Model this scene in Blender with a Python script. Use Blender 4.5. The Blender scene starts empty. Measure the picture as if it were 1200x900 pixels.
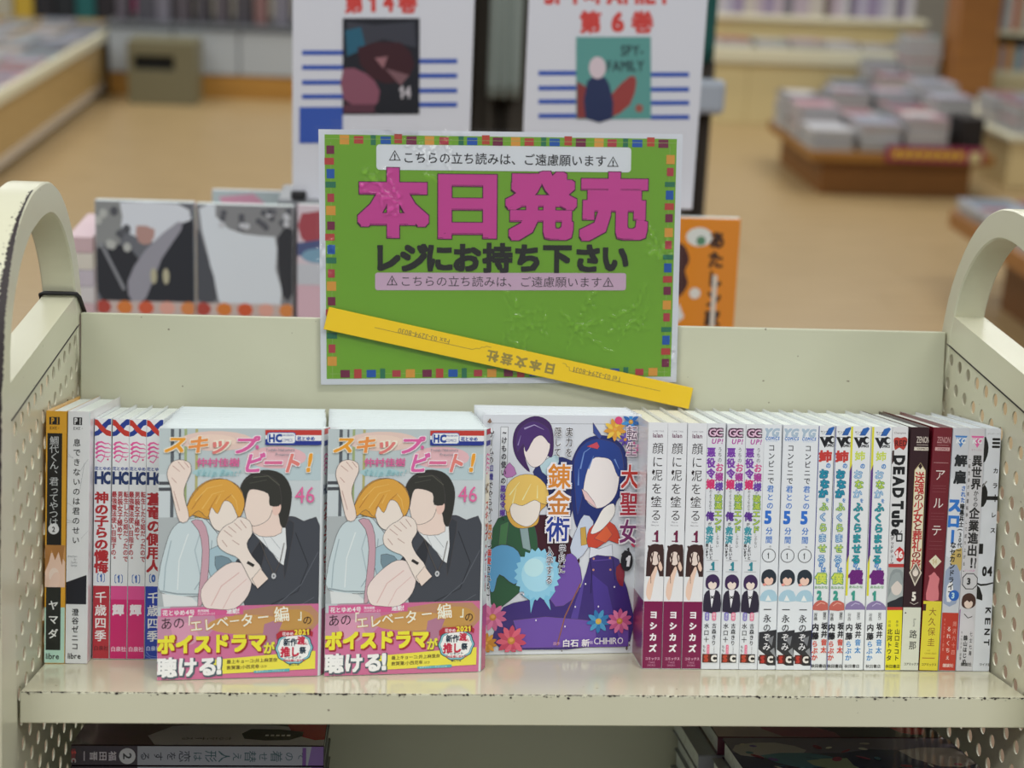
import bpy, bmesh, math, random
from mathutils import Vector, Matrix, noise
from mathutils.geometry import tessellate_polygon
R = math.radians
SC = bpy.context.scene
COL = SC.collection

# ------------------------------------------------------------------ camera, world, lights, exposure
TH = R(13.263)                 # backward tilt of the truck's shelves
H0 = 0.92                      # height of the front edge of the upper shelf
W, D = 0.6955, 0.2027          # shelf width and depth
CT, ST = math.cos(TH), math.sin(TH)

cam_data = bpy.data.cameras.new('camera')
cam = bpy.data.objects.new('camera', cam_data)
COL.objects.link(cam)
SC.camera = cam
cam_data.sensor_fit = 'HORIZONTAL'
cam_data.sensor_width = 36.0
cam_data.lens = 36.0 * 1921.3 / 1200.0
cam_data.clip_start = 0.05
cam_data.clip_end = 60
fw = Vector((0.0719, 0.9507, -0.3017)).normalized()
up = Vector((-0.0199, 0.3038, 0.9525))
rt = fw.cross(up).normalized()
up = rt.cross(fw)
mw = Matrix.Identity(4)
for i in range(3):
    mw[i][0] = rt[i]; mw[i][1] = up[i]; mw[i][2] = -fw[i]
mw.translation = Vector((0.2469, -1.0052, 1.4626))
cam.matrix_world = mw
cam_data.dof.use_dof = True
cam_data.dof.focus_distance = 1.225
cam_data.dof.aperture_fstop = 5.4

world = bpy.data.worlds.new('shop_air')
SC.world = world
world.use_nodes = True
bg = world.node_tree.nodes['Background']
bg.inputs[0].default_value = (0.93, 0.96, 1.0, 1)
bg.inputs[1].default_value = 0.37

def ceiling_lamp(x, y, power, sx=1.25, sy=0.3, z=2.75):
    l = bpy.data.lights.new('ceiling_tube_light', 'AREA')
    l.shape = 'RECTANGLE'; l.size = sx; l.size_y = sy
    l.energy = power; l.color = (1.0, 0.99, 0.95)
    o = bpy.data.objects.new('ceiling_tube_light', l)
    COL.objects.link(o); o.location = (x, y, z)
for (lx, ly, lp) in ((-0.9, -1.5, 23), (1.3, -1.5, 23), (0.3, -0.35, 15), (-1.6, 0.9, 19), (2.0, 0.9, 19),
                     (-2.2, 3.6, 27), (0.3, 3.6, 27), (2.8, 3.6, 27),
                     (-2.2, 6.4, 29), (0.3, 6.4, 29), (2.8, 6.4, 29),
                     (-2.2, 9.0, 31), (0.3, 9.0, 31), (2.8, 8.6, 31)):
    ceiling_lamp(lx, ly, lp)

SC.view_settings.view_transform = 'Standard'
SC.view_settings.look = 'None'
SC.view_settings.exposure = 0.0
SC.view_settings.gamma = 1.0
SC.view_settings.use_curve_mapping = False

# ------------------------------------------------------------------ materials
def lin(h):
    h = h.lstrip('#'); h = ''.join(q*2 for q in h) if len(h) == 3 else h
    c = [int(h[i:i+2], 16) / 255 for i in (0, 2, 4)]
    return tuple((x / 12.92 if x <= 0.04045 else ((x + 0.055) / 1.055) ** 2.4) for x in c) + (1,)
_M = {}
def mat(hexc, rough=0.5, kind='plain', gain=1.0):
    key = (hexc, rough, kind, gain)
    if key in _M: return _M[key]
    m = bpy.data.materials.new(kind + '_' + hexc)
    m.use_nodes = True
    nt = m.node_tree; b = nt.nodes['Principled BSDF']
    b.inputs['Base Color'].default_value = (*[min(.85, q*gain) for q in lin(hexc)[:3]], 1)
    b.inputs['Roughness'].default_value = rough
    N = nt.nodes.new; L = nt.links.new
    tc = N('ShaderNodeTexCoord')
    if kind == 'plain':
        n = N('ShaderNodeTexNoise'); n.inputs['Scale'].default_value = 40
        r = N('ShaderNodeMapRange'); r.inputs['To Min'].default_value = max(0.05, rough - .06); r.inputs['To Max'].default_value = rough + .06
        L(tc.outputs['Object'], n.inputs['Vector']); L(n.outputs['Fac'], r.inputs['Value']); L(r.outputs[0], b.inputs['Roughness'])
    if kind == 'enamel':       # cream baked paint, small stains and orange peel
        n = N('ShaderNodeTexNoise'); n.inputs['Scale'].default_value = 9; n.inputs['Detail'].default_value = 6
        cr = N('ShaderNodeValToRGB')
        c = lin(hexc)
        cr.color_ramp.elements[0].position = .3; cr.color_ramp.elements[0].color = (c[0]*.93, c[1]*.93, c[2]*.90, 1)
        cr.color_ramp.elements[1].position = .75; cr.color_ramp.elements[1].color = c
        n2 = N('ShaderNodeTexNoise'); n2.inputs['Scale'].default_value = 300
        n3 = N('ShaderNodeTexNoise'); n3.inputs['Scale'].default_value = 210; n3.inputs['Detail'].default_value = 1
        gt = N('ShaderNodeValToRGB'); gt.color_ramp.elements[0].position = .80; gt.color_ramp.elements[0].color = (0, 0, 0, 1); gt.color_ramp.elements[1].position = .815; gt.color_ramp.elements[1].color = (.75, .75, .75, 1)
        mx = N('ShaderNodeMix'); mx.data_type = 'RGBA'; mx.inputs[7].default_value = lin('#5a4a40')
        bp = N('ShaderNodeBump'); bp.inputs['Strength'].default_value = .04; bp.inputs['Distance'].default_value = .0005
        L(tc.outputs['Object'], n.inputs['Vector']); L(tc.outputs['Object'], n2.inputs['Vector']); L(tc.outputs['Object'], n3.inputs['Vector'])
        L(n.outputs['Fac'], cr.inputs['Fac']); L(n3.outputs['Fac'], gt.inputs['Fac']); L(gt.outputs[0], mx.inputs[0]); L(cr.outputs[0], mx.inputs[6])
        L(mx.outputs[2], b.inputs['Base Color']); L(n2.outputs['Fac'], bp.inputs['Height']); L(bp.outputs[0], b.inputs['Normal'])
    if kind == 'pages':        # edge of a block of paper: fine leaves
        w = N('ShaderNodeTexWave'); w.wave_type = 'BANDS'; w.bands_direction = 'X'
        w.inputs['Scale'].default_value = 260; w.inputs['Distortion'].default_value = 1.5
        cr = N('ShaderNodeValToRGB'); c = lin(hexc)
        cr.color_ramp.elements[0].color = (c[0]*.72, c[1]*.72, c[2]*.70, 1); cr.color_ramp.elements[1].color = c
        cr.color_ramp.elements[1].position = .45
        L(tc.outputs['Object'], w.inputs['Vector']); L(w.outputs['Fac'], cr.inputs['Fac']); L(cr.outputs[0], b.inputs['Base Color'])
    if kind == 'pagesy':
        w = N('ShaderNodeTexWave'); w.wave_type = 'BANDS'; w.bands_direction = 'Y'
        w.inputs['Scale'].default_value = 260; w.inputs['Distortion'].default_value = 1.5
        cr = N('ShaderNodeValToRGB'); c = lin(hexc)
        cr.color_ramp.elements[0].color = (c[0]*.8, c[1]*.82, c[2]*.82, 1); cr.color_ramp.elements[1].color = c
        cr.color_ramp.elements[1].position = .45
        L(tc.outputs['Object'], w.inputs['Vector']); L(w.outputs['Fac'], cr.inputs['Fac']); L(cr.outputs[0], b.inputs['Base Color'])
    if kind in ('wood', 'floorwood'):
        mp = N('ShaderNodeMapping'); mp.inputs['Scale'].default_value = (1.2, 14, 14) if kind == 'wood' else (1.0, 16, 4)
        n = N('ShaderNodeTexNoise'); n.inputs['Scale'].default_value = 3; n.inputs['Detail'].default_value = 5
        cr = N('ShaderNodeValToRGB'); c = lin(hexc)
        cr.color_ramp.elements[0].position = .3; cr.color_ramp.elements[0].color = (c[0]*.82, c[1]*.80, c[2]*.76, 1)
        cr.color_ramp.elements[1].position = .7; cr.color_ramp.elements[1].color = (min(1, c[0]*1.1), min(1, c[1]*1.1), min(1, c[2]*1.1), 1)
        oi = N('ShaderNodeObjectInfo'); ad = N('ShaderNodeVectorMath'); ad.operation = 'ADD'
        L(tc.outputs['Object'], ad.inputs[0]); L(oi.outputs['Location'], ad.inputs[1]); L(ad.outputs[0], mp.inputs['Vector'])
        L(mp.outputs[0], n.inputs['Vector']); L(n.outputs['Fac'], cr.inputs['Fac']); L(cr.outputs[0], b.inputs['Base Color'])
    if kind == 'print':        # coated printing paper
        b.inputs['Coat Weight'].default_value = .25; b.inputs['Coat Roughness'].default_value = .12
        n = N('ShaderNodeTexNoise'); n.inputs['Scale'].default_value = 25
        bp = N('ShaderNodeBump'); bp.inputs['Strength'].default_value = .05; bp.inputs['Distance'].default_value = .001
        L(tc.outputs['Object'], n.inputs['Vector']); L(n.outputs['Fac'], bp.inputs['Height']); L(bp.outputs[0], b.inputs['Normal'])
    if kind == 'film':         # clear laminating film
        out = nt.nodes['Material Output']
        t = N('ShaderNodeBsdfTransparent'); g = N('ShaderNodeBsdfGlossy'); g.inputs['Roughness'].default_value = .13
        fr = N('ShaderNodeFresnel'); fr.inputs['IOR'].default_value = 1.45
        mr = N('ShaderNodeMath'); mr.operation = 'MULTIPLY'; mr.inputs[1].default_value = .75
        mx = N('ShaderNodeMixShader')
        L(fr.outputs[0], mr.inputs[0]); L(mr.outputs[0], mx.inputs[0]); L(t.outputs[0], mx.inputs[1]); L(g.outputs[0], mx.inputs[2]); L(mx.outputs[0], out.inputs['Surface'])
    _M[key] = m
    return m
CREAM = mat('#CFCEB6', .28, 'enamel')
SHELF = mat('#CDCAB2', .13, 'enamel')
CREAM_SHADED = mat('#BDBEA8', .35, 'enamel')  # same cream paint, the divider's weaker light put into the colour
CHIP = mat('#241a1c', .6)
PG = mat('#DCE3DE', .8, 'pages'); PGY = mat('#DDE6E3', .8, 'pagesy'); PGW = mat('#D9D8C6', .8, 'pages')

# ------------------------------------------------------------------ object helpers
def tag(o, label=None, cat=None, group=None, kind=None):
    if label: o['label'] = label
    if cat: o['category'] = cat
    if group: o['group'] = group
    if kind: o['kind'] = kind
    return o
def empty(name, loc=(0, 0, 0), rot=(0, 0, 0), **k):
    o = bpy.data.objects.new(name, None); COL.objects.link(o)
    o.empty_display_size = .02
    o.location = loc; o.rotation_euler = rot
    return tag(o, **k)
def link(name, me, parent=None, loc=None, rot=None, **k):
    o = bpy.data.objects.new(name, me); COL.objects.link(o)
    if parent: o.parent = parent
    if loc is not None: o.location = loc
    if rot is not None: o.rotation_euler = rot
    return tag(o, **k)
class MB:
    """collects shapes for ONE mesh object"""
    def __init__(s): s.v = []; s.f = []; s.mi = []; s.ms = []; s.sm = []
    def m(s, m):
        if m not in s.ms: s.ms.append(m)
        return s.ms.index(m)
    def add(s, vs, fs, m, smooth=False):
        o = len(s.v); s.v += [tuple(p) for p in vs]; k = s.m(m)
        for f in fs: s.f.append([o + i for i in f]); s.mi.append(k); s.sm.append(smooth)
    def box(s, x0, x1, y0, y1, z0, z1, m, M=None):
        vs = [Vector((x, y, z)) for x in (x0, x1) for y in (y0, y1) for z in (z0, z1)]
        if M is not None: vs = [M @ v for v in vs]
        s.add(vs, [(0, 1, 3, 2), (4, 6, 7, 5), (0, 4, 5, 1), (2, 3, 7, 6), (0, 2, 6, 4), (1, 5, 7, 3)], m)
        return s
    def bevbox(s, x0, x1, y0, y1, z0, z1, m, b=.002, M=None):
        """box whose edges are chamfered (24 vertices, 26 faces)"""
        b = min(b, (x1-x0)*.45, (y1-y0)*.45, (z1-z0)*.45)
        bm = bmesh.new(); bmesh.ops.create_cube(bm, size=1)
        for v in bm.verts:
            v.co = Vector(((x0+x1)/2 + v.co.x*(x1-x0), (y0+y1)/2 + v.co.y*(y1-y0), (z0+z1)/2 + v.co.z*(z1-z0)))
        bmesh.ops.bevel(bm, geom=bm.edges[:], offset=b, segments=2, affect='EDGES', profile=.5)
        bm.verts.index_update()
        vs = [v.co.copy() for v in bm.verts]
        if M is not None: vs = [M @ v for v in vs]
        s.add(vs, [[v.index for v in f.verts] for f in bm.faces], m); bm.free()
        return s
    def prism(s, poly, mapf, m, cap=True, smooth=False):
        """poly: list of 2D points; mapf(p, t) for t in 0,1 gives the 3D point"""
        n = len(poly)
        a = [mapf(p, 0) for p in poly]; c = [mapf(p, 1) for p in poly]
        fs = [(i, (i+1) % n, n + (i+1) % n, n + i) for i in range(n)]
        s.add(a + c, fs, m, smooth)
        if cap:
            tri = tessellate_polygon([[Vector((p[0], p[1], 0)) for p in poly]])
            s.add(a, [tuple(t) for t in tri], m); s.add(c, [tuple(t)[::-1] for t in tri], m)
        return s
    def tube(s, pts, r, m, n=8):
        pts = [Vector(p) for p in pts]; vs = []; fs = []
        for i, p in enumerate(pts):
            d = (pts[min(i+1, len(pts)-1)] - pts[max(i-1, 0)]).normalized()
            a = d.orthogonal().normalized() if i == 0 else (a - d * a.dot(d)).normalized()
            b = d.cross(a)
            for k in range(n):
                t = 2*math.pi*k/n; vs.append(p + a*math.cos(t)*r + b*math.sin(t)*r)
        for i in range(len(pts)-1):
            for k in range(n): fs.append((i*n+k, i*n+(k+1) % n, (i+1)*n+(k+1) % n, (i+1)*n+k))
        fs += [tuple(range(n))[::-1], tuple(range((len(pts)-1)*n, len(pts)*n))]
        s.add(vs, fs, m, True); return s
    def mesh(s, name):
        me = bpy.data.meshes.new(name); me.from_pydata(s.v, [], s.f)
        for m in s.ms: me.materials.append(m)
        me.polygons.foreach_set('material_index', s.mi); me.polygons.foreach_set('use_smooth', s.sm)
        me.update()
        bm = bmesh.new(); bm.from_mesh(me); bmesh.ops.recalc_face_normals(bm, faces=bm.faces[:]) if not getattr(s, 'keep', 0) else None
        bm.to_mesh(me); bm.free()
        return me
    def build(s, name, parent=None, loc=None, rot=None, **k):
        return link(name, s.mesh(name), parent, loc, rot, **k)

# ------------------------------------------------------------------ lettering: outlines of single characters
_G = {}
def glyph(ch, off=0.0, shear=0.0):
    key = (ch, off, shear)
    if key in _G: return _G[key]
    if ch == '1':      # numeral one with its flag
        vs = [(.13, 0), (.27, 0), (.27, .70), (.17, .70), (.13, .60), (0, .54), (0, .44), (.13, .50)]; vs = [(x + shear*y, y) for x, y in vs]
        _G[key] = (vs, [(0, 1, 2, 3, 4, 7), (4, 5, 6, 7)], (0, .27), (0, .70)); return _G[key]
    c = bpy.data.curves.new('g', 'FONT'); c.body = ch; c.size = 1; c.resolution_u = 2; c.offset = off; c.shear = shear
    o = bpy.data.objects.new('g', c); COL.objects.link(o)
    me = bpy.data.meshes.new_from_object(o.evaluated_get(bpy.context.evaluated_depsgraph_get()))
    vs = [(v.co.x, v.co.y) for v in me.vertices]; fs = [tuple(p.vertices) for p in me.polygons]
    bpy.data.objects.remove(o); bpy.data.curves.remove(c); bpy.data.meshes.remove(me)
    if vs:
        xs = [p[0] for p in vs]; bx = (min(xs), max(xs)); by = (min(p[1] for p in vs), max(p[1] for p in vs))
    else: bx = (0, .3); by = (0, .3)
    _G[key] = (vs, fs, bx, by)
    return _G[key]
def smooth(pts, n=5):
    """closed Catmull-Rom curve through pts"""
    out = []; k = len(pts)
    for i in range(k):
        p0, p1, p2, p3 = pts[i-1], pts[i], pts[(i+1) % k], pts[(i+2) % k]
        for j in range(n):
            t = j/n
            out.append(tuple(.5*((2*p1[a]) + (-p0[a]+p2[a])*t + (2*p0[a]-5*p1[a]+4*p2[a]-p3[a])*t*t + (-p0[a]+3*p1[a]-3*p2[a]+p3[a])*t**3) for a in (0, 1)))
    return out
ROTV = 'ー〜～()（）[]〔〕「」-―'
class Art:
    """flat print: u to the right, v downwards, mapf(u, v, lift) -> local 3D point; each call lies one ink film higher"""
    def __init__(s, mapf, rough=.3, eps=1.6e-5, kind='print'):
        s.b = MB(); s.b.keep = 1; s.map = mapf; s.l = 3; s.rough = rough; s.eps = eps; s.kind = kind; s.clip = None; s.ink = None; s.heavy = False; s.gain = 1.0
    def mt(s, c): return mat(c, s.rough, s.kind, s.gain)
    def up(s): s.l += 1; return s.l * s.eps
    def cl(s, p):
        if s.clip: return (min(max(p[0], s.clip[0]), s.clip[2]), min(max(p[1], s.clip[1]), s.clip[3]))
        return p
    def poly(s, pts, c, sm=0, lift=None):
        l = s.up() if lift is None else lift
        if sm: pts = smooth(pts, sm)
        pts = [s.cl(p) for p in pts]
        vs = [s.map(p[0], p[1], l) for p in pts]
        fs = tessellate_polygon([[Vector((p[0], -p[1], 0)) for p in pts]])
        s.b.add(vs, [tuple(f) for f in fs], s.mt(c))
        if sm and s.ink: s.line(pts + pts[:1], s.ink[0], s.ink[1])
        return s
    def rect(s, x0, y0, x1, y1, c, nx=1, ny=1):
        l = s.up(); p = [(x0 + (x1-x0)*i/nx, y0 + (y1-y0)*j/ny) for j in range(ny+1) for i in range(nx+1)]
        fs = [(j*(nx+1)+i, (j+1)*(nx+1)+i, (j+1)*(nx+1)+i+1, j*(nx+1)+i+1) for j in range(ny) for i in range(nx)]
        s.b.add([s.map(*s.cl(q), l) for q in p], fs, s.mt(c)); return s
    def rrect(s, x0, y0, x1, y1, r, c):
        pts = []
        for cx, cy, a in ((x1-r, y0+r, -90), (x1-r, y1-r, 0), (x0+r, y1-r, 90), (x0+r, y0+r, 180)):
            for k in range(5):
                t = R(a + 22.5*k); pts.append((cx + r*math.cos(t), cy + r*math.sin(t)))
        return s.poly(pts, c)
    def ell(s, cx, cy, rx, ry, c, a=0, n=18):
        ca, sa = math.cos(R(a)), math.sin(R(a))
        return s.poly([(cx + rx*math.cos(2*math.pi*k/n)*ca - ry*math.sin(2*math.pi*k/n)*sa, cy + rx*math.cos(2*math.pi*k/n)*sa + ry*math.sin(2*math.pi*k/n)*ca) for k in range(n)], c)
    def ring(s, cx, cy, rx, ry, c, c2, w): return s.ell(cx, cy, rx, ry, c).ell(cx, cy, rx-w, ry-w, c2)
    def line(s, pts, w, c, w2=None):
        a = []; b = []; n = len(pts)
        for i, p in enumerate(pts):
            q0 = pts[max(0, i-1)]; q1 = pts[min(n-1, i+1)]
            dx, dy = q1[0]-q0[0], q1[1]-q0[1]; l = math.hypot(dx, dy) or 1
            ww = w if w2 is None else w + (w2-w)*i/(n-1)
            a.append((p[0]-dy/l*ww/2, p[1]+dx/l*ww/2)); b.append((p[0]+dy/l*ww/2, p[1]-dx/l*ww/2))
        l = s.up(); s.b.add([s.map(*s.cl(q), l) for q in a+b], [(i, i+1, n+i+1, n+i) for i in range(n-1)], s.mt(c)); return s
    def ch(s, ch, cx, cy, w, h, c, off=0., rot=0, shear=0., lift=None, fit=False):
        """one character in a box w x h centred at (cx, cy)"""
        ex = 0.0
        if off > .004: ex = off
        vs, fs, bx, by = glyph(ch, 0.0, shear)
        ca, sa = math.cos(R(rot)), math.sin(R(rot)); l = s.up() if lift is None else lift
        if fit: mx, my, kx, ky = (bx[0]+bx[1])/2, (by[0]+by[1])/2, w/max(1e-3, bx[1]-bx[0]), h/max(1e-3, by[1]-by[0])
        elif ord(ch) > 0x2000: mx, my, kx, ky = .5, .38, w, h
        else: mx, my, kx, ky = (bx[0]+bx[1])/2, .34, w*1.15, h*1.15
        nn = 0 if ex <= 0 else (4 if ex < .035 else 8 if ex < .0455 or not s.heavy else 24)
        for q in (-1, *range(nn)):
            if q < 0: sx = sy = 0
            elif nn == 4: sx = ex*(1, 1, -1, -1)[q]*.8; sy = ex*(1, -1, 1, -1)[q]*.8
            elif nn == 24: k = q//6; f = (q % 6)/3 - 1; sx, sy = [(f, -1), (1, f), (-f, 1), (-1, -f)][k]; sx *= ex*.93; sy *= ex*.93
            else: sx = ex*.9*(1, 1, 1, 0, -1, -1, -1, 0)[q]; sy = ex*.9*(-1, 0, 1, 1, 1, 0, -1, -1)[q]
            if nn == 4 and q == -1: continue
            out = []
            for x, y in vs:
                x = (x-mx+sx)*kx; y = (y-my+sy)*ky
                p = s.cl((cx + x*ca + y*sa, cy + x*sa - y*ca)); out.append(s.map(p[0], p[1], l + (q+1)*3e-7))
            s.b.add(out, fs, s.mt(c))
        return s
    def v(s, txt, xc, y0, pitch, w, c, off=0., h=None, ol=None, olw=.05):
        """a column of characters from the top down"""
        h = h or pitch
        if ol:
            s.v(txt, xc, y0, pitch, w, ol, off+olw, h)
        l = s.up()
        for i, k in enumerate(txt):
            if k == ' ': continue
            y = y0 + pitch*(i+.5); x = xc; r = 90 if k in ROTV else 0
            if k in '。、': x += w*.5; y -= h*.45
            if k in 'っゃゅょッャュョぁぃぅぇぉァィゥェォ': x += w*.06
            s.ch(k, x, y, h if r else w, w if r else h, c, off, r, lift=l)
        return s
    def h(s, txt, x0, yc, w, h, c, off=0., ol=None, olw=.05, shear=0., rot=0):
        """a row; w = advance of a full-width character, Latin letters advance by their own width"""
        if ol: s.h(txt, x0, yc, w, h, ol, off+olw, shear=shear, rot=rot)
        l = s.up(); x = x0; ca, sa = math.cos(R(rot)), math.sin(R(rot)); d = 0
        for k in txt:
            if k == ' ': d += w*.32; continue
            if ord(k) > 0x2000: adv = w
            else: b = glyph(k, 0.0, shear)[2]; adv = ((b[1]-b[0]) + .09 + off*1.2)*w*1.15
            m = d + adv/2
            s.ch(k, x + m*ca, yc + m*sa, w, h, c, off, rot, shear, lift=l); d += adv
        return s
    def build(s, name, parent, **k): return s.b.build(name, parent, **k)

# ------------------------------------------------------------------ floor, walls
def S(x, y, z): return Vector((x, y*CT + z*ST, H0 - y*ST + z*CT))    # shelf frame -> world
FL = mat('#A28A62', .34, 'floorwood'); FLB = mat('#6E5232', .5)
fl = MB().box(-6, 8, -4, 15, -.05, -.004, FLB).build('floor', kind='structure')
rnd = random.Random(5)
plank_me = MB().bevbox(-.999, .999, -.0805, .0805, -.004, 0, FL, .0015).mesh('plank')
n = 0
for r in range(72):
    y = 2.9 + r*.1635
    if y > 12.2: break
    sh = (r*.73) % 2
    for cx in (-5, -3, -1, 1, 3, 5):
        if n >= 300: break
        x = cx + sh
        half = .34*(y+1.1)
        if x+1 < .25-half or x-1 > .35+half: continue
        link('plank', plank_me, fl, loc=(x, y, 0)); n += 1
WALLM = mat('#B9B3A4', .7)
MB().box(-6, 8, 13.0, 13.1, 0, 3.0, WALLM).build('wall_back', kind='structure')
MB().box(-6.1, -6, -4, 13.1, 0, 3.0, WALLM).build('wall_left', kind='structure')
MB().box(8, 8.1, -4, 13.1, 0, 3.0, WALLM).build('wall_right', kind='structure')

# ------------------------------------------------------------------ the book truck
truck = empty('book_truck', (0, 0, 0), label='cream enamelled steel book truck with tilted shelves and arched handles', cat='book truck')
AB = lambda x: (lambda p, t: Vector((x[t], p[0], H0 + p[1])))
def ab(Y, Z): return (Y*CT + Z*ST, -Y*ST + Z*CT)
outer = [ab(*q) for q in ((-.0535, .212), (-.0514, .2301), (-.0488, .2455), (-.0446, .258), (-.0372, .273), (-.0294, .2863), (-.0192, .2983), (-.0087, .3095), (.0062, .3203), (.0353, .3349), (.068, .343), (.0959, .3452), (.1258, .3404), (.151, .3295), (.1708, .3154), (.1876, .299), (.2007, .2832), (.2106, .2651), (.2171, .2481))]
inner = [ab(*q) for q in ((-.0262, .212), (-.0268, .2259), (-.0257, .2365), (-.0224, .2513), (-.0150, .2652), (-.0041, .2792), (.0028, .2865), (.0134, .295), (.0323, .3069), (.0652, .3175), (.0881, .3222), (.1081, .3222), (.1325, .3159), (.1528, .3052), (.1682, .2928), (.1801, .2788), (.1905, .260), (.1925, .250))]
def side_frame(x0, x1, parent):
    o = list(outer); i = list(inner)
    a0, b0 = o[0]; o = [(a0 - .22*(b0+.15) - .135*.69, -.84), (a0 - .22*(b0+.15), -.15)] + o
    a0, b0 = i[0]; i = [(a0 - .135*(b0+.84), -.84), (a0 - .135*(b0+.15), -.15)] + i
    a0, b0 = o[-1]; o += [(a0 + .10*(b0+.84), -.84)]
    a0, b0 = i[-1]; i += [(a0 + .10*(b0+.84), -.84)]
    b = MB(); xs = (x0, x1)
    # ring strip between outer and inner curve, resampled to the same count
    def rs(c, n=64):
        L = [0]
        for p, q in zip(c, c[1:]): L.append(L[-1] + math.hypot(q[0]-p[0], q[1]-p[1]))
        out = []
        k0 = L[2]; k1 = L[-2]
        ts = [0, L[1]] + [k0 + (k1-k0)*j/(n-4) for j in range(n-3)] + [L[-1]]
        for t in ts:
            j = max(0, min(len(c)-2, next((m-1 for m in range(1, len(L)) if L[m] >= t-1e-9), len(c)-2)))
            u = (t-L[j])/(L[j+1]-L[j]) if L[j+1] > L[j] else 0
            out.append((c[j][0]+(c[j+1][0]-c[j][0])*u, c[j][1]+(c[j+1][1]-c[j][1])*u))
        return out
    def sm(c):
        for _ in range(3): c = c[:3] + [((c[k-1][0]+2*c[k][0]+c[k+1][0])/4, (c[k-1][1]+2*c[k][1]+c[k+1][1])/4) for k in range(3, len(c)-2)] + c[-2:]
        return c
    O = sm(rs(o)); I = sm(rs(i)); n = len(O); e = .0012
    ctr = [((p[0]+q[0])/2, (p[1]+q[1])/2) for p, q in zip(O, I)]
    def inn(c, k): # inset towards the centre line for the rounded edge
        out = []
        for p, q in zip(c, ctr):
            l = math.hypot(q[0]-p[0], q[1]-p[1]) or 1
            out.append((p[0]+(q[0]-p[0])/l*k, p[1]+(q[1]-p[1])/l*k))
        return out
    rows = [(inn(O, e), x0), (O, x0 + (e if x1 > x0 else -e)), (O, x1 - (e if x1 > x0 else -e)), (inn(O, e), x1), (inn(I, e), x1), (I, x1 - (e if x1 > x0 else -e)), (I, x0 + (e if x1 > x0 else -e)), (inn(I, e), x0)]
    vs = [Vector((x, p[0], H0+p[1])) for c, x in rows for p in c]
    fs = [(r*n+k, r*n+k+1, ((r+1) % 8)*n+k+1, ((r+1) % 8)*n+k) for r in range(8) for k in range(n-1)]
    b.add(vs, fs, CREAM, False)
    return b.build('arched_frame', parent), O, I
TW = .0255
fL, OL, IL = side_frame(0, -TW, truck)
fR, OR_, IR = side_frame(W, W+TW, truck)
def aback(b): return .2503 + .10*(.208-b)
def afront(b): return IL[2][0] - .135*(IL[2][1]-b) if b < IL[2][1] else IL[2][0]
for x0, x1 in ((0, -TW), (W, W+TW)):
    e = -.0035 if x1 < x0 else .0035
    # upper cross rail, rounded along its top edges
    MB().prism([(afront(.19)-.004, .186), (aback(.19)+.006, .186), (aback(.21)+.006, .2080), (aback(.21), .2105), (afront(.21), .2105)], AB((x0+e*.07, x1-e*.07)), CREAM).build('cross_rail', truck)
    for zb in (-.42, -.8):
        MB().prism([(afront(zb)-.004, zb), (aback(zb)+.004, zb), (aback(zb)+.004, zb+.025), (afront(zb)-.004, zb+.025)], AB((x0+e*.07, x1-e*.07)), CREAM).build('cross_rail', truck)
# perforated side panels: sheet with real round holes
def perforated(x, sgn):
    b = MB(); p = .0207; r = .0051; n = 14
    m = mat('#CBC9B2', .32, 'enamel')
    k = 0
    for j in range(30):
        bc = .1745 - j*.0200
        sh = -(bc - .0755)*.08
        for i in range(-3, 16):
            ac = .0427 + sh + i*.0207
            if ac < afront(bc) - .018 or ac > aback(bc) + .016: continue
            hw, hh = .01035, .0100
            ring = [(r*math.cos(2*math.pi*(q+.5)/16), r*math.sin(2*math.pi*(q+.5)/16)) for q in range(16)]
            sq = []
            for q in range(16):
                t = 2*math.pi*(q+.5)/16; c_, s_ = math.cos(t), math.sin(t); kx = 1/max(abs(c_), abs(s_))
                sq.append((c_*kx*hw, s_*kx*hh))
            cs = [(hw, hh), (-hw, hh), (-hw, -hh), (hw, -hh)]
            for xx in (x, x + sgn*.0012):
                pts = [(xx, ac+q[0], H0+bc+q[1]) for q in ring + sq + cs]
                fs = [(q, (q+1) % 16, 16+(q+1) % 16, 16+q) for q in range(16)]
                fs += [(16+1, 32, 16+2), (16+5, 33, 16+6), (16+9, 34, 16+10), (16+13, 35, 16+14)]
                b.add(pts, fs, m)
            b.add([(xx, ac+q[0], H0+bc+q[1]) for xx in (x, x+sgn*.0012) for q in ring], [(q, (q+1) % 16, 16+(q+1) % 16, 16+q) for q in range(16)], m)
    # plain strip closing the top under the rail
    b.box(min(x, x+sgn*.0012), max(x, x+sgn*.0012), afront(.18)-.015, aback(.185)+.012, H0+.1840, H0+.1848, m)
    return b.build('perforated_panel', truck)
perforated(-.0016, -1); perforated(W+.0016, 1)
# dark seam under the cross rail
for x, s in ((.0001, -1), (W-.0001, 1)):
    MB().box(min(x, x+s*.001), max(x, x+s*.001), afront(.185)+.002, ab(D, .24)[0], H0+.1848, H0+.1858, CHIP).build('seam', truck)
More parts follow.
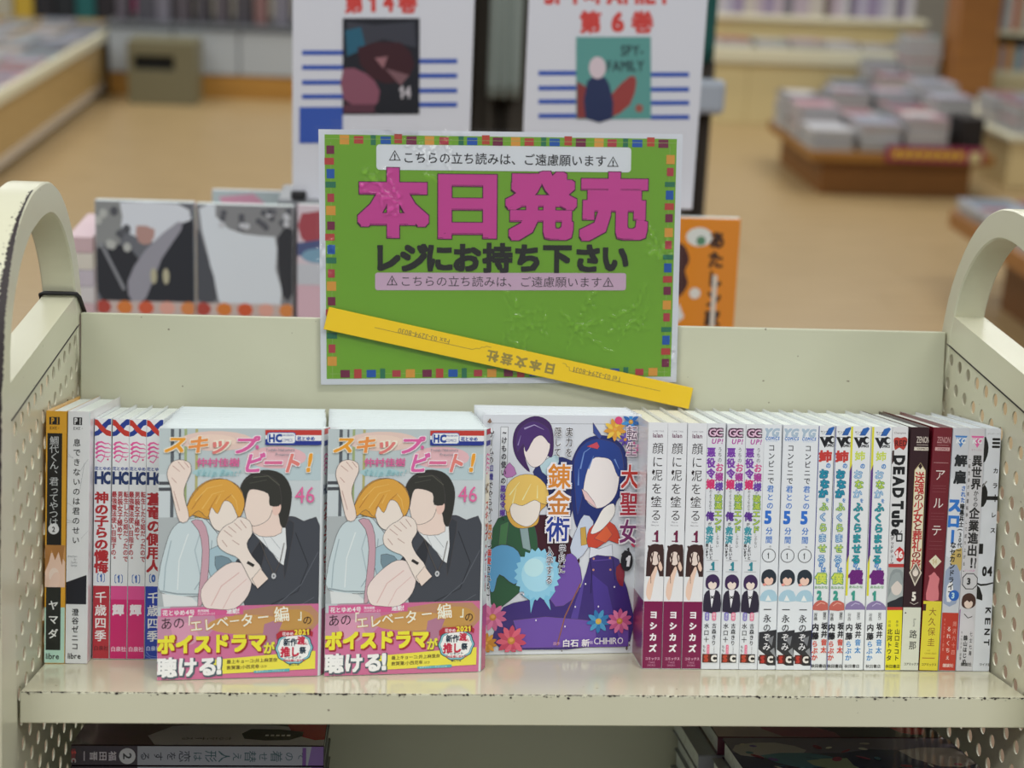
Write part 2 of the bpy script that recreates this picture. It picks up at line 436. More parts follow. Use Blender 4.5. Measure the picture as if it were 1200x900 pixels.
# shelves and divider live in the tilted frame
MS = Matrix.Translation((0, 0, H0)) @ Matrix.Rotation(-TH, 4, 'X')
def shelf(z, nm='shelf', dp=D):
    b = MB()
    b.bevbox(.0008, W-.0008, .0, dp, -.0012+z, z, SHELF, .0005, MS)
    o = b.build(nm, truck)
    MB().bevbox(.0006, W-.0006, -.0006, .0012, -.0215+z, z-.0003, CREAM, .0006, MS).build('front_lip', o)
    MB().box(.001, W-.001, .001, .014, -.0215+z, z-.0205, CREAM, MS).build('folded_flange', o)
    return o
sh1 = shelf(0); ZL = -.2426; DL = .286; shelf(ZL, dp=DL); shelf(-.62, dp=DL)
MB().bevbox(.0012, W-.0012, D, D+.010, -.020, .2478, CREAM_SHADED, .001, MS).build('back_divider', truck)
MB().bevbox(.0012, W-.0012, DL, DL+.004, ZL, -.002, CREAM_SHADED, .001, MS).build('lower_back_panel', truck)
MB().bevbox(.0012, W-.0012, D+.010, DL, -.006, -.002, CREAM_SHADED, .001, MS).build('compartment_top', truck)
# chipped paint along the front edge of the shelf, on the arch and the frame
def chips(path, w, seed, dens, jit, m=CHIP):
    """path: function t->(point, across, normal); irregular flakes"""
    rr = random.Random(seed); b = MB(); b.keep = 1
    n = dens; pa = []; pb = []
    for i in range(n+1):
        t = i/n; p, ac, nn = path(t); w0 = w(t)
        pa.append(p + nn*.00025 - ac*w0*(.5 + rr.random()*jit)); pb.append(p + nn*.00025 + ac*w0*(.5 + rr.random()*jit*.3))
    b.add(pa+pb, [(i, i+1, n+2+i, n+1+i) for i in range(n)], m)
    for i in range(int(n*.5)):
        t = rr.random(); p, ac, nn = path(t); c = p + nn*.0002 - ac*(w(t)*.6 + rr.random()**3*.0042*(w(t)/.0024+.3)); s = .0002 + .0006*rr.random()**2
        al = nn.cross(ac)
        b.add([c + ac*s*math.cos(k)*(.6+rr.random()*.7) + al*s*1.6*math.sin(k)*(.6+rr.random()*.7) for k in (0, 1, 2.1, 3.1, 4.2, 5.2)], [(0, 1, 2, 3, 4, 5)], m)
    return b
YS, ZS = Vector((0, CT, -ST)), Vector((0, ST, CT))
rr0 = random.Random(4); prof = [max(.12, rr0.gauss(.45, .32)) for _ in range(401)]
chips(lambda t: (S(.002 + (W-.004)*t, -.0006, 0), ZS, -YS), lambda t: .0005*prof[int(t*400)], 2, 520, .8).build('chipped_paint', truck)
ch_o = [q for q in OL if q[1] > -.05]
def arch_path(t):
    i0, i1 = 2, 28
    f = i0 + (i1-i0)*t; i = int(f); u = f-i
    p = Vector((0, OL[i][0]*(1-u)+OL[i+1][0]*u, H0 + OL[i][1]*(1-u)+OL[i+1][1]*u))
    d = Vector((0, OL[i+1][0]-OL[i][0], OL[i+1][1]-OL[i][1])).normalized()
    nn = Vector((0, -d.z, d.y))
    return p + Vector((-.0012, 0, 0)), Vector((1, 0, 0)), nn
chips(arch_path, lambda t: .0042*max(.04, 1-t*1.12)**.8 + .0004, 7, 260, .9).build('chipped_paint', truck)
def post_path(t):
    b0 = OL[2][1] - .16*t; a = OL[2][0] - .22*(OL[2][1]-b0)
    return Vector((-.0012, a, H0+b0)), Vector((1, 0, 0)), Vector((0, -1, 0.22)).normalized()
chips(post_path, lambda t: .0033*(1-t*.8), 8, 60, .9).build('chipped_paint', truck)
# swivel castors
for x in (-.0125, W+.0125):
    for a in (OL[0][0]+.014, OL[-1][0]-.014):
        c = empty('castor', (x, a, .0)); c.parent = truck
        MB().bevbox(-.014, .014, -.02, .02, .05, .082, mat('#8d8f90', .3), .003).build('fork', c)
        w = MB(); w.prism([(.032*math.cos(2*math.pi*k/20), .035+.035*math.sin(2*math.pi*k/20)) for k in range(20)], lambda p, t: Vector((-.01 + .02*t, p[0], p[1])), mat('#26262a', .6)); w.build('wheel', c)
# black elastic cord round the left frame
bd = [(.0014, .2730, .1870), (.0014, .2500, .2080), (.0006, .2420, .2128), (-.003, .2395, .2136), (-.023, .2395, .2136), (-.0262, .2410, .2120), (-.0272, .2500, .2040), (-.0272, .2760, .186), (-.013, .2850, .178), (.0014, .2730, .1870)]
cordo = MB().tube([(x, a, H0+b) for x, a, b in bd], .0017, mat('#101012', .6)).build('elastic_cord', label='black elastic cord tied round the left handle of the truck above the rail', cat='cord')


# ------------------------------------------------------------------ books standing on the upper shelf
truck_tilt = (-TH, 0, 0)
def jacket_mesh(w, d, h, cv, round_=.0012, spine=None):
    """paper jacket: front board, rounded spine and back board as one bent sheet; spine at y=0"""
    t = .00035; r = min(round_, w*.3)
    path = [(0, d-.001), (0, r)] + [(r-r*math.cos(R(a)), r-r*math.sin(R(a))) for a in (22.5, 45, 67.5)] + [(r, 0), (w-r, 0)] + [(w-r+r*math.sin(R(a)), r-r*math.cos(R(a))) for a in (22.5, 45, 67.5)] + [(w, r), (w, d-.001)]
    ins = []
    for i, p in enumerate(path):
        q0 = path[max(0, i-1)]; q1 = path[min(len(path)-1, i+1)]; dx, dy = q1[0]-q0[0], q1[1]-q0[1]; l = math.hypot(dx, dy)
        ins.append((p[0]-dy/l*t, p[1]+dx/l*t))
    b = MB(); n = len(path)
    vs = [(p[0], p[1], z) for z in (0, h) for p in path] + [(p[0], p[1], z) for z in (0, h) for p in ins]
    fs = []
    for i in range(n-1):
        fs += [(i, i+1, n+i+1, n+i), (2*n+i, 3*n+i, 3*n+i+1, 2*n+i+1), (n+i, n+i+1, 3*n+i+1, 3*n+i), (i, 2*n+i, 2*n+i+1, i+1)]
    fs += [(0, n, 3*n, 2*n), (n-1, 3*n-1, 4*n-1, 2*n-1)]
    b.add(vs, fs, cv); return b
def spine_book(name, X, Xt, Y, w, h, d, cv, art, label, group=None, yaw=0, pg=PG, k=None, extra=None):
    """X, Xt: left edge of the spine on the shelf and at its top; art(a) draws on the spine in photo pixels"""
    lean = math.atan2(Xt-X, h)
    p = S(X, Y, 0.0003 + max(0, -math.sin(lean)*0) + (abs(math.sin(lean))*w if lean > 0 else 0))
    root = empty(name, p, label=label, cat='book', group=group)
    root.matrix_world = Matrix.Translation(p) @ Matrix.Rotation(-TH, 4, 'X') @ Matrix.Rotation(lean, 4, 'Y') @ Matrix.Rotation(R(yaw), 4, 'Z')
    jacket_mesh(w, d, h, cv).build('jacket', root)
    MB().bevbox(.0006, w-.0006, .0012, d-.003, .001, h-.0022, pg, .0004).build('page_block', root)
    if art:
        a = Art(lambda u, v, l: Vector((u*k, -l, h - v*k)), .28, eps=7e-6); a.clip = (.5, .6, w/k-.5, h/k-.6)
        art(a); a.build('spine_print', root)
    if extra: extra(root)
    return root
def clone(root, X, Xt, Y, label, h=.182, w=.014, yaw=0):
    r = root.copy(); COL.objects.link(r); r['label'] = label
    lean = math.atan2(Xt-X, h)
    r.matrix_world = Matrix.Translation(S(X, Y, .0003 + (abs(math.sin(lean))*w if lean > 0 else 0))) @ Matrix.Rotation(-TH, 4, 'X') @ Matrix.Rotation(lean, 4, 'Y') @ Matrix.Rotation(R(yaw), 4, 'Z')
    for c in [c for c in COL.objects if c.parent == root]:
        e = c.copy(); COL.objects.link(e); e.parent = r
    return r
def head(a, x, y, s, hair, skin, cloth=None, n=1):
    """small plain half figure without features"""
    if cloth: a.poly([(x-s*.9, y+s*2.4), (x-s*.75, y+s*1.25), (x-s*.2, y+s*.95), (x+s*.3, y+s*.95), (x+s*.8, y+s*1.3), (x+s*.95, y+s*2.4)], cloth, 3)
    a.poly([(x-s*.85, y+s*.5), (x-s*.8, y-s*.5), (x-s*.3, y-s*.95), (x+s*.35, y-s*.95), (x+s*.85, y-s*.4), (x+s*.85, y+s*.5), (x+s*.3, y+s*.9), (x-s*.4, y+s*.9)], hair, 3)
    a.ell(x, y+s*.3, s*.55, s*.62, skin)
    a.poly([(x-s*.65, y+s*.25), (x-s*.5, y-s*.5), (x+s*.4, y-s*.5), (x+s*.65, y+s*.2), (x+s*.3, y-s*.05), (x+s*.1, y+s*.15), (x-s*.2, y-s*.1)], hair, 2)
WH = '#E3E7EA'
K = .182/286
WJ = mat(WH, .25, 'print')
# --- two tall books at the left end
kp = .182/299
def art_yellow(a):
    a.rect(0, 0, 24, 299, '#D8A02A'); a.rect(0, 232, 24, 299, '#B5DBCB')
    a.rect(2, 26, 19, 158, '#0d0d10')
    a.rect(4, 7, 16, 16, '#15151a').ch('P', 8, 11.6, 6, 9, '#D8A02A', .03).ch('I', 13.3, 11.6, 5, 9, '#D8A02A', .03); a.h('EXE・', 4.5, 20, 4, 4.2, '#3a2a12', .01)
    a.v('鯛代くん、君ってやつは。', 10, 30, 9.6, 11, '#C9CDD0', -.008, h=11)
    a.ell(10, 139, 6.3, 6.3, '#D6D8DA').ch('2', 10, 139.4, 6, 7.5, '#121216', .03)
    a.rect(0, 158, 24, 208, '#C99560'); a.poly([(0, 208), (0, 172), (5, 168), (16, 166), (24, 178), (24, 208)], '#E8C8B4')
    a.poly([(0, 158), (0, 190), (5, 178), (8, 164), (12, 176), (16, 166), (20, 182), (23, 158)], '#A8743C').ell(11, 194, 6, 9, '#F0D9CC').poly([(5, 208), (9, 194), (15, 190), (18, 196), (15, 208)], '#EBCDBD', 3)
    a.rect(2, 208, 19, 283, '#1d211f'); a.v('ヤマダ', 10.5, 221, 17, 12, '#E5E7E6', .02, h=12)
    a.h('libre', 2.0, 290.5, 7.2, 8.5, '#2b322f', .02)
bk = spine_book('paperback_book', .0004, .0012, .0755, .0147, .182, .126, mat('#D8A02A', .3, 'print'), art_yellow,
    'yellow spine with black title panel and mint foot, at the left end of the shelf', k=kp)
def art_white(a):
    a.rect(0, 0, 29, 299, '#DEE1E4'); a.rect(0, 0, 29, 3, '#DEE1E4')
    a.rect(6.5, 7, 16.5, 16, '#15151a').ch('P', 9.5, 11.6, 6, 9, WH, .03).ch('I', 14.2, 11.6, 5, 9, WH, .03); a.h('EXE・', 6.5, 20, 4, 4.2, '#3a3a3a', .01)
    for q in (((15, 70), (24, 56)), ((0, 50), (7, 55)), ((0, 53), (7, 55)), ((17, 150), (26, 140)), ((0, 108), (8, 112)), ((0, 128), (8, 130)), ((0, 131), (8, 131)), ((20, 60), (15, 92))): a.line(q, .35, '#9aa0a6')
    a.v('息できないのは君のせい', 11, 31, 11.5, 9, '#16181c', .012, h=9.5)
    for i, t in enumerate(('Breathless', 'By', 'Zeniko', 'Sumiya')): a.h(t, 11-len(t)*.9, 171+i*3.6, 2.2, 3, '#8b9096')
    a.poly([(0, 202), (24, 193), (24, 228), (0, 228)], '#10121f')
    a.v('澄谷ゼニコ', 11.5, 232.5, 10.2, 8.2, '#1a1c20', .02, h=9); a.h('libre', 3.2, 290, 7, 8.3, '#222', .02)
    a.poly([(25, 0), (29, 0), (29, 22), (27, 18)], '#A9DDD6')
bk = spine_book('paperback_book', .0152, .0165, .0755, .0158, .182, .128, mat('#E3E0E4', .3, 'print'), art_white,
    'white tall book with a dark slanting band, second from the left end', k=kp)
# --- four slim books with a red and blue ribbon
kh = .176/284
def ribbon(a):
    a.rect(0, 0, 21, 284, '#E6E9EC')
    a.poly([(0, 1), (3, 1), (10, 12), (17, 19), (21, 20), (21, 14), (17, 12), (12, 6), (8, 0)], '#20358c') if 0 else None
    a.poly([(0, 16), (4, 14), (10, 6), (16, 0.5), (21, 0), (21, 7), (16, 8), (11, 15), (5, 20), (0, 21)], '#1F3A90', 0)
    a.poly([(0, 1), (4, 2), (9, 8), (14, 13), (21, 15), (21, 21), (14, 20), (8, 15), (3, 9), (0, 8)], '#C03427', 0)
def swirl(a, y=28):
    for i, (yy, ww) in enumerate(((0, 3.0), (5, 3.2), (10, 3.0), (15, 2.2))):
        a.line([(2.2, y+yy+3.5), (4.5, y+yy+.5), (8.5, y+yy-.4), (12.5, y+yy+1.6), (16.5, y+yy+1.2+i*.3), (19, y+yy+3.5-i)], ww, '#E0569B', .6)
    a.line([(4, y+21), (8, y+23), (11, y+19), (12.5, y+13)], 1.6, '#E0569B', .6); a.ell(15.8, y+20, 1.1, 1.1, '#D2447f')
def hc(a):
    ribbon(a); swirl(a); a.h('花とゆめ', .6, 58.6, 4.7, 4.6, '#29469a', .03); a.ch('H', 6.0, 69.6, 9, 13.5, '#1E3468', .05, fit=True); a.ch('C', 15.2, 69.6, 7.5, 13.5, '#1E3468', .05, fit=True)
def art_kami(a):
    hc(a); a.v('神の子らの懺悔', 9.3, 86, 13.7, 16.5, '#B3232A', .04, h=14); a.h('〔', 0, 187.5, 7, 11, '#2F62B4', .02); a.ch('1', 9.3, 187.5, 6, 10, '#2F62B4', .05); a.h('〕', 11.5, 187.5, 7, 11, '#2F62B4', .02)
    a.rect(0, 197, 21, 284, '#B52C3A'); a.v('千歳四季', 9.3, 203, 15.2, 14, '#F4ECEC', .02, h=14); a.h('白泉社', 1.5, 271, 5.8, 6, '#5d1420', .02)
def art_pink(a):
    hc(a); a.v('最強魔法使い目指すの。', 3.2, 85, 7.6, 6.4, '#B0303A', .03, h=7.6); a.v('男装女子極めて', 10.1, 85, 8.2, 6.6, '#B0303A', .03, h=8.2); a.v('転生したら姫だったので', 17.0, 85, 7.6, 6.4, '#B0303A', .03, h=7.6)
    a.h('〔', 0, 188.5, 7, 11, '#2F62B4', .02); a.ch('1', 9.3, 188.5, 6, 10, '#2F62B4', .05); a.h('〕', 12, 188.5, 7, 11, '#2F62B4', .02)
    a.rect(0, 197, 21, 213, '#DC4F92').rect(0, 213, 21, 284, '#CF2070'); a.ch('輝', 9.4, 225.5, 13.5, 13.5, '#F8E6EF', .05); a.h('白泉社', 1.2, 272, 6, 6.2, '#F3C6DA', .03)
def art_blue(a):
    hc(a); a.v('蒼竜の側用人', 9.6, 86, 15.8, 17, '#B3232A', .04, h=15.6); a.h('〔', 0, 187.5, 7, 11, '#2F62B4', .02); a.ch('0', 9.6, 187.5, 8, 10, '#2F62B4', .05)
    a.rect(0, 197, 21, 284, '#1F3DA8'); a.v('千歳四季', 9.5, 203, 15.2, 14, '#EDF0F6', .02, h=14); a.h('白泉社', 1.5, 271, 5.8, 6, '#C9D3EE', .02)
    a.line([(2, 275), (6, 280), (14, 281), (20, 277)], .8, '#7e95d8').line([(1, 279), (8, 283), (16, 283)], .7, '#7e95d8')
HW = mat('#E6E9EC', .26, 'print')
spine_book('paperback_book', .0320, .0326, .0895, .0122, .176, .112, HW, art_kami, 'ribbon-topped slim spine with large red title and dark red foot', k=kh)
GP = 'slim pink-footed paperbacks on the left of the shelf'
pk = spine_book('paperback_book', .0444, .0454, .0895, .0124, .176, .112, HW, art_pink, 'left of two identical ribbon-topped spines with bright pink foot', GP, k=kh)
clone(pk, .0570, .0575, .0895, 'right one of two identical pink-footed books, touching the blue-footed book', h=.176, w=.0124)
spine_book('paperback_book', .0695, .0697, .0895, .0122, .176, .112, HW, art_blue, 'ribbon-topped slim spine with royal blue foot beside the face-out pile', k=kh)

# --- the right-hand row of spines, measured left edge on the shelf / at the top
Y0 = .0728
def art_lalan(a):
    a.rect(0, 0, 24, 286, '#E2E5E9')
    a.h('COMIC TAKE', 5, 10, 1.9, 2, '#7a7480'); a.h('lalan', 5.4, 14.8, 5.2, 6, '#6b3a58', .03)
    a.v('顔に泥を塗る', 11.8, 22, 15.4, 13.2, '#22181c', .0, h=14)
    a.ell(7.2, 57, 1.6, 1.6, '#22181c').ell(6.9, 88, 1.5, 1.7, '#22181c')
    a.h('Mud to', 7.5, 114.8, 2.0, 2.2, '#66606a').h('Nuru you', 6.2, 118.4, 2.0, 2.2, '#66606a')
    a.h('1', 9.6, 131.5, 13, 16, '#6d1540', .03).rect(8, 136.2, 15.5, 137.4, '#6d1540')
    a.poly([(2, 190), (3, 150), (8, 141), (17, 141), (22, 147), (22, 205), (17, 175), (12, 170), (5, 200)], '#3a211e', 3)
    a.rect(0, 178, 24, 207, '#E6E6E8'); a.ell(12, 157, 5.5, 8, '#EAD8CE').line([(4, 142), (9, 160), (6, 175)], 2.2, '#3a211e', .6).line([(19, 142), (15, 154), (18, 170)], 2.4, '#40241f', .6)
    a.poly([(3, 200), (4, 186), (10, 172), (13, 166), (15, 170), (12, 182), (8, 205)], '#E9C9B6', 3).poly([(18, 160), (21, 168), (19, 172), (16, 166)], '#E9C9B6', 2).line([(10, 150), (7, 168), (8, 186)], 1.2, '#4d2a20', .5)
    a.rect(0, 207, 24, 286, '#7A0D48')
    a.v('ヨシカズ', 12.2, 216, 13.1, 9.2, '#F0EAEE', .05, h=9.5)
    a.h('コミックス', 3.6, 274, 3.5, 3.8, '#D9A9C2', .03).h('TAKE', 7.6, 278.4, 2.6, 2.8, '#C28aa8').h('SHOBO', 6.4, 281.8, 2.5, 2.8, '#C28aa8')
def lalan_extra(root):
    w, h, d = .0145, .182, .128
    a = Art(lambda u, v, l: Vector((-l, u*K, h - v*K)), .28, eps=7e-6)
    a.rect(.5, 207, 190, 285, '#7A0D48').poly([(.5, 60), (5, 52), (6, 118), (.5, 126)], '#3a211e').v('ヨシカズの顔に泥を塗る新刊', 5, 212, 5.4, 4, '#E8D3DF', .03)
    a.build('cover_print', root)
    a = Art(lambda u, v, l: Vector((u*K, -l-.00008, h - v*K)), .2, eps=7e-6)
GL = 'identical white and maroon spines right of the front-facing covers'
LB = spine_book('paperback_book', .4327, .4320, Y0, .0146, .182, .128, mat('#E2E5E9', .26, 'print'), art_lalan, 'leftmost of the three white spines with maroon foot', GL, k=K, extra=lalan_extra, pg=PGW)
clone(LB, .4474, .4462, Y0, 'middle of the three white spines with maroon foot')
clone(LB, .4621, .4610, Y0, 'rightmost of the three white spines with maroon foot')
def art_gc(a):
    a.rect(0, 0, 23, 286, '#DDE1E6')
    a.ch('G', 6.5, 10.5, 7.4, 8, '#4a1e3e', .16, fit=True).ch('C', 14, 10.5, 7.2, 8, '#4a1e3e', .16, fit=True).ch('G', 6.5, 10.5, 7.4, 8, '#E9C3DC', .02, fit=True).ch('C', 14, 10.5, 7.2, 8, '#E9C3DC', .02, fit=True)
    a.h('UP!', 5.6, 20.5, 6.6, 7, '#B23AA0', .03, shear=.2)
    a.v('悪役令', 5.6, 27, 12.2, 10, '#7A3AA8', .045, h=11.5); a.ch('嬢', 5.6, 70, 10, 12, '#D2336F', .045)
    a.v('うちの', 15.6, 27, 6, 5, '#222', .0, h=6); a.ch('お', 15.4, 50.5, 9.5, 11, '#D0408a', .03); a.ch('嬢', 15.4, 61.5, 9.5, 10.5, '#A73f96', .04).ch('様', 15.4, 72.5, 9.5, 10.5, '#6A3FA6', .04); a.ch('が', 15, 79.5, 3, 3.5, '#333')
    a.v('破滅エンド', 15.2, 81.5, 9, 9, '#C9D94A', .01, h=8.6, ol='#4a8a5a', olw=.07)
    a.v('しかない', 15.4, 127, 4.2, 3.4, '#333', h=4.2); a.v('のようなので', 6, 76, 4.2, 3.4, '#333', h=4.2)
    a.ch('俺', 6, 107, 9.5, 11, '#5a2a8e', .05).ch('が', 6, 116, 4, 4, '#222', .02); a.v('救済', 6, 118.5, 10.4, 9, '#3f97a6', .04, h=10)
    a.v('したいと', 8.2, 140, 4.4, 4.2, '#1b1b1f', .03, h=4.4).v('思います。', 3.3, 139, 3.8, 3.8, '#1b1b1f', .03, h=3.8)
    a.line([(3, 158.5), (17, 158.5)], .4, '#9a9a9a').line([(3, 171.5), (17, 171.5)], .4, '#9a9a9a'); a.h('1', 8.4, 165.3, 9, 11, '#2d8796', .06).rect(7.2, 168.6, 13, 169.8, '#2d8796')
    a.rect(0, 215, 21, 219, '#B9A6C4')
    a.poly([(.6, 218), (1.5, 199), (7, 193), (15, 193), (20.5, 199), (21, 218)], '#2a2236', 2)
    a.poly([(7.5, 192), (10.5, 214), (14.5, 192)], '#E8E8EE').line([(9.2, 200), (12.8, 203)], 1.2, '#111').line([(9.2, 203), (12.8, 200)], 1.2, '#111')
    head(a, 10.8, 184, 9.2, '#3b2450', '#F3DDD2')
    a.rrect(3, 219, 8, 229, 2, '#7C70C0').rrect(11.2, 219, 16.2, 229, 2, '#E07A9A'); a.v('漫画', 5.5, 220, 4, 3.4, '#DDD', h=4).v('原作', 13.7, 220, 4, 3.4, '#EEE', h=4)
    a.v('水口十', 5.3, 231, 8.0, 6.4, '#26262a', .01, h=6.8).v('古森きり', 14, 231.5, 6.7, 5.6, '#26262a', .01, h=6.2)
    a.rrect(6.2, 257, 9.2, 276, 1, '#E87A98'); a.v('キャラクター', 7.7, 258, 2.9, 2, '#F8DDE4', h=2.8).v('ももしき', 3.0, 257, 4.6, 3.4, '#26262a', h=4.2).v('とまとすぱげてぃ', 14.6, 259, 2.2, 1.8, '#777', h=2)
    a.rect(1.2, 264.5, 18.2, 275, '#111') if 0 else None
    a.rect(1.5, 279, 19.5, 279.2, '#DDE1E6'); a.rect(1.2, 265+3, 10.3, 278, '#5a2418').rect(10.3, 268, 18.6, 278, '#1b1718'); a.h('S', 2.6, 273.2, 9, 9, '#B8402a', .07).h('C', 11, 273.2, 8, 8.6, '#E6E2DC', .07)
GG = 'identical pale spines with a small dark-suited figure'
GB = spine_book('paperback_book', .4768, .4752, Y0, .0140, .182, .128, mat('#DDE1E6', .26, 'print'), art_gc, 'leftmost of the three pale spines with purple lettering and a tiny suited figure', GG, k=K)
clone(GB, .4910, .4900, Y0, 'middle of the three pale spines with purple lettering and a tiny suited figure')
clone(GB, .5049, .5038, Y0, 'rightmost of the three pale spines with purple lettering and a tiny suited figure')
def art_vg(a):
    a.rect(0, 0, 22, 286, '#E1E6EB')
    a.ch('Y', 6, 9.2, 8, 8.6, '#A9BED0', .06, shear=.25, fit=True).ch('G', 14, 9.2, 8, 8.6, '#A9BED0', .06, shear=.25, fit=True).h('COMICS', 2.0, 16, 3.3, 4.6, '#3D78C4', .04, shear=.2).h('ヤングガンガン', 2.6, 19.2, 2, 2, '#8fb0d8')
    a.v('コンビニで', 9.5, 22, 9.5, 8, '#25262c', .015, h=8.5); a.v('君との', 9.4, 69.5, 9.7, 8.4, '#3C78C8', .02, h=8.6); a.rect(0, 0, .1, .1, WH)
    a.h('5', 2.6, 107.5, 15.5, 17.5, '#2F6FCC', .05); a.v('分間', 9.2, 118, 10.4, 8.2, '#3C78C8', .02, h=9); a.ring(11, 141.5, 1, 1, '#555', '#E1E6EB', .4)
    a.ring(9.6, 152, 8.2, 8.2, '#222428', '#E1E6EB', .8).h('1', 7.6, 152.4, 6, 9, '#222428', .0)
    a.poly([(1, 205), (3, 196), (10, 192), (18, 194), (21, 205)], '#A9CBDC', 2); a.poly([(7, 205), (10, 198), (14, 205)], '#E9F2F6')
    head(a, 10.3, 178, 9.8, '#26303a', '#F2C9B8'); a.ell(5.5, 186, 2.2, 1.6, '#E79a90')
    a.poly([(0, 242), (22, 239), (22, 281), (12, 281), (0, 275)], '#2b2b30'); a.poly([(0, 262), (8, 268), (12, 276), (0, 270)], '#D9DCE0').poly([(10, 250), (18, 246), (16, 258)], '#77797f').poly([(14, 264), (19, 260), (21, 272)], '#8d9095')
    a.v('一永の', 9.8, 210, 10.6, 9.6, '#1c1c20', .01, h=10).v('ぞみ', 9.8, 242.5, 10.8, 9.4, '#E6E6EA', .01, h=10)
    a.rect(1.8, 268.5, 10.2, 279, '#5a1712').rect(10.2, 268.5, 18.6, 279, '#231b1c'); a.h('S', 3.0, 274, 8, 9, '#B5332a', .07).h('C', 11, 274, 8, 8.6, '#E6E2DC', .07)
GV = 'identical white spines with circled figure and blue lettering'
VB = spine_book('paperback_book', .5190, .5172, Y0, .0136, .182, .128, mat('#E1E6EB', .26, 'print'), art_vg, 'leftmost of the three white spines with a ringed number and black foot', GV, k=K)
clone(VB, .5327, .5315, Y0, 'middle of the three white spines with a ringed number and black foot')
clone(VB, .5455, .5444, Y0, 'rightmost of the three white spines with a ringed number and black foot')
def art_yc(num):
    def f(a):
        o = 0 if num == '2' else 2.5; x = 9.5 + o
        a.rect(0, 0, 26, 286, '#E3E7EA')
        if num == '2': a.rect(0, 0, 1.3, 286, '#27338f')
        else: a.rect(0, 0, 3, 70, '#D9D633'); a.poly([(.5, 52), (3.2, 44), (3.2, 150), (.5, 160)], '#5a3280').poly([(.5, 160), (3.0, 150), (3.0, 198), (.5, 198)], '#D9D633')
        a.poly([(12+o, 3), (18+o, 1), (20+o, 3), (15+o, 11), (8+o, 11)], '#2a63b0').h('ヤング', 2.5+o, 7.2, 3, 3, '#333', .02).h('チャンピオン', 4+o, 9.6, 1.9, 1.9, '#333')
        a.poly([(1.4+o, 13), (15+o, 13), (8+o, 26), (5+o, 20)], '#15151a').poly([(5.5+o, 13.5), (9+o, 13.5), (7.6+o, 17.5)], '#E3E7EA').ell(16+o, 16.5, 4.2, 4.6, '#15151a').ell(17.6+o, 16.5, 2.4, 2.6, '#E3E7EA').rect(16.6+o, 14.6, 21+o, 18, '#E3E7EA'); a.h('COMICS', 7.2+o, 23, 2.7, 3.6, '#15151a', .05)
        if num == '2':
            a.ch('姉', x-.4, 35.5, 15, 13.5, '#C23A35', .06); C1, C2 = ('#1F8FA8', .05, '#1f5f8a'), ('#C8D94C', .01, '#5b9a66')
        else: a.ch('姉', x, 34.5, 12.5, 11.5, '#C8D94C', .03); C1, C2 = ('#BFDDEB', .0, '#4C86C0'), ('#1F8FA8', .05, '#1f5f8a')
        a.ch('の', x+3.5, 46.2, 6, 7, '#4C8ACB', .04)
        for i, (c, yy, s) in enumerate((('お', 56, 11), ('な', 67.5, 11), ('か', 78.5, 11))):
            cc = C1 if num == '2' or i != 1 else ('#C8D94C', .02, '#5b9a66')
            a.ch(c, x - (1.5 if i != 1 else 0), yy, s, s, cc[2], cc[1]+.05).ch(c, x - (1.5 if i != 1 else 0), yy, s, s, cc[0], cc[1]-.01)
        a.ch('を', x+3.8, 86.5, 4.5, 5.5, '#4C8ACB', .03)
        for i, c in enumerate('ふくらませる'):
            if num == '2': cc = [('#D9E36A', '#6aa070'), ('#CFE4EE', '#4C86C0')][i % 2]
            else: cc = ('#2AA0A8', '#17607a')
            yy = 94 + 12.2*i; s = 11.5 if num == '1' else 10.5
            a.ch(c, x + (-.6 if i % 2 else 0), yy, s, s, cc[1], .075 if num == '2' else .06).ch(c, x + (-.6 if i % 2 else 0), yy, s, s, cc[0], -.005 if num == '2' else .02)
        a.ch('の', x-1, 162, 6, 7, '#4C8ACB', .04).ch('は', x+2, 167.5, 6.5, 7, '#4C8ACB', .04)
        if num == '2': a.ch('僕', x-.4, 178, 13.5, 13, '#5b9a66', .09).ch('僕', x-.4, 178, 13.5, 13, '#D3DD55', .03); a.h('あねおな', x-8, 188.4, 4, 3.6, '#7fae7a', .02)
        else: a.ch('僕', x-.2, 176, 16.5, 16.5, '#6A1E78', .07); a.h('あねおな', x-8, 187.5, 4.2, 3.6, '#7fae7a', .02)
        a.h(num, x-5.0, 198, 9.5, 12, '#3a9a8a', .07)
        a.poly([(.6, 215), (2, 208), (9+o, 203.5), (18+o, 207), (22+o, 215)], '#C4665A' if num == '2' else '#8a7aa8', 2).line([(5+o, 210), (10+o, 206.5), (15+o, 208)], 1, '#E3A898' if num == '2' else '#C0B6D8')
        a.rect(0, 214.5, 26, 286, '#E3E7EA') if num == '1' else None
        c2 = '#D2452f' if num == '2' else '#2F86C8'
        a.v('〔作画〕', 4.4+o*.6, 216, 3.5, 4, '#333', .01, h=4).v('〔原作〕', 15+o*.7, 215, 3.4, 4, '#333', .01, h=4)
        a.v('内藤', 4.6+o*.6, 230, 10.4, 8.6, '#1b1b20', .035, h=9).v('らぶか', 4.6+o*.6, 251, 8, 7.5, c2, .03, h=7.6)
        a.v('坂井', 15.2+o*.7, 229, 9.6, 7.6, '#1b1b20', .035, h=8.6).v('音太', 15.2+o*.7, 248.5, 9, 7.4, c2, .03, h=8)
        a.h('秋田書店', 1.0+o*.4, 281.0, 4.5, 4.5, '#333', .02)
    return f
G2 = 'identical spines with orange-red half disc'
YB = spine_book('paperback_book', .5584, .5577, Y0, .0121, .182, .128, mat('#E3E7EA', .26, 'print'), art_yc('2'), 'left spine of the pair with blue edge and orange-red half disc', G2, k=K)
clone(YB, .5706, .5702, Y0, 'right spine of the pair with blue edge and orange-red half disc')
G1 = 'identical spines with yellow edge and violet half disc'
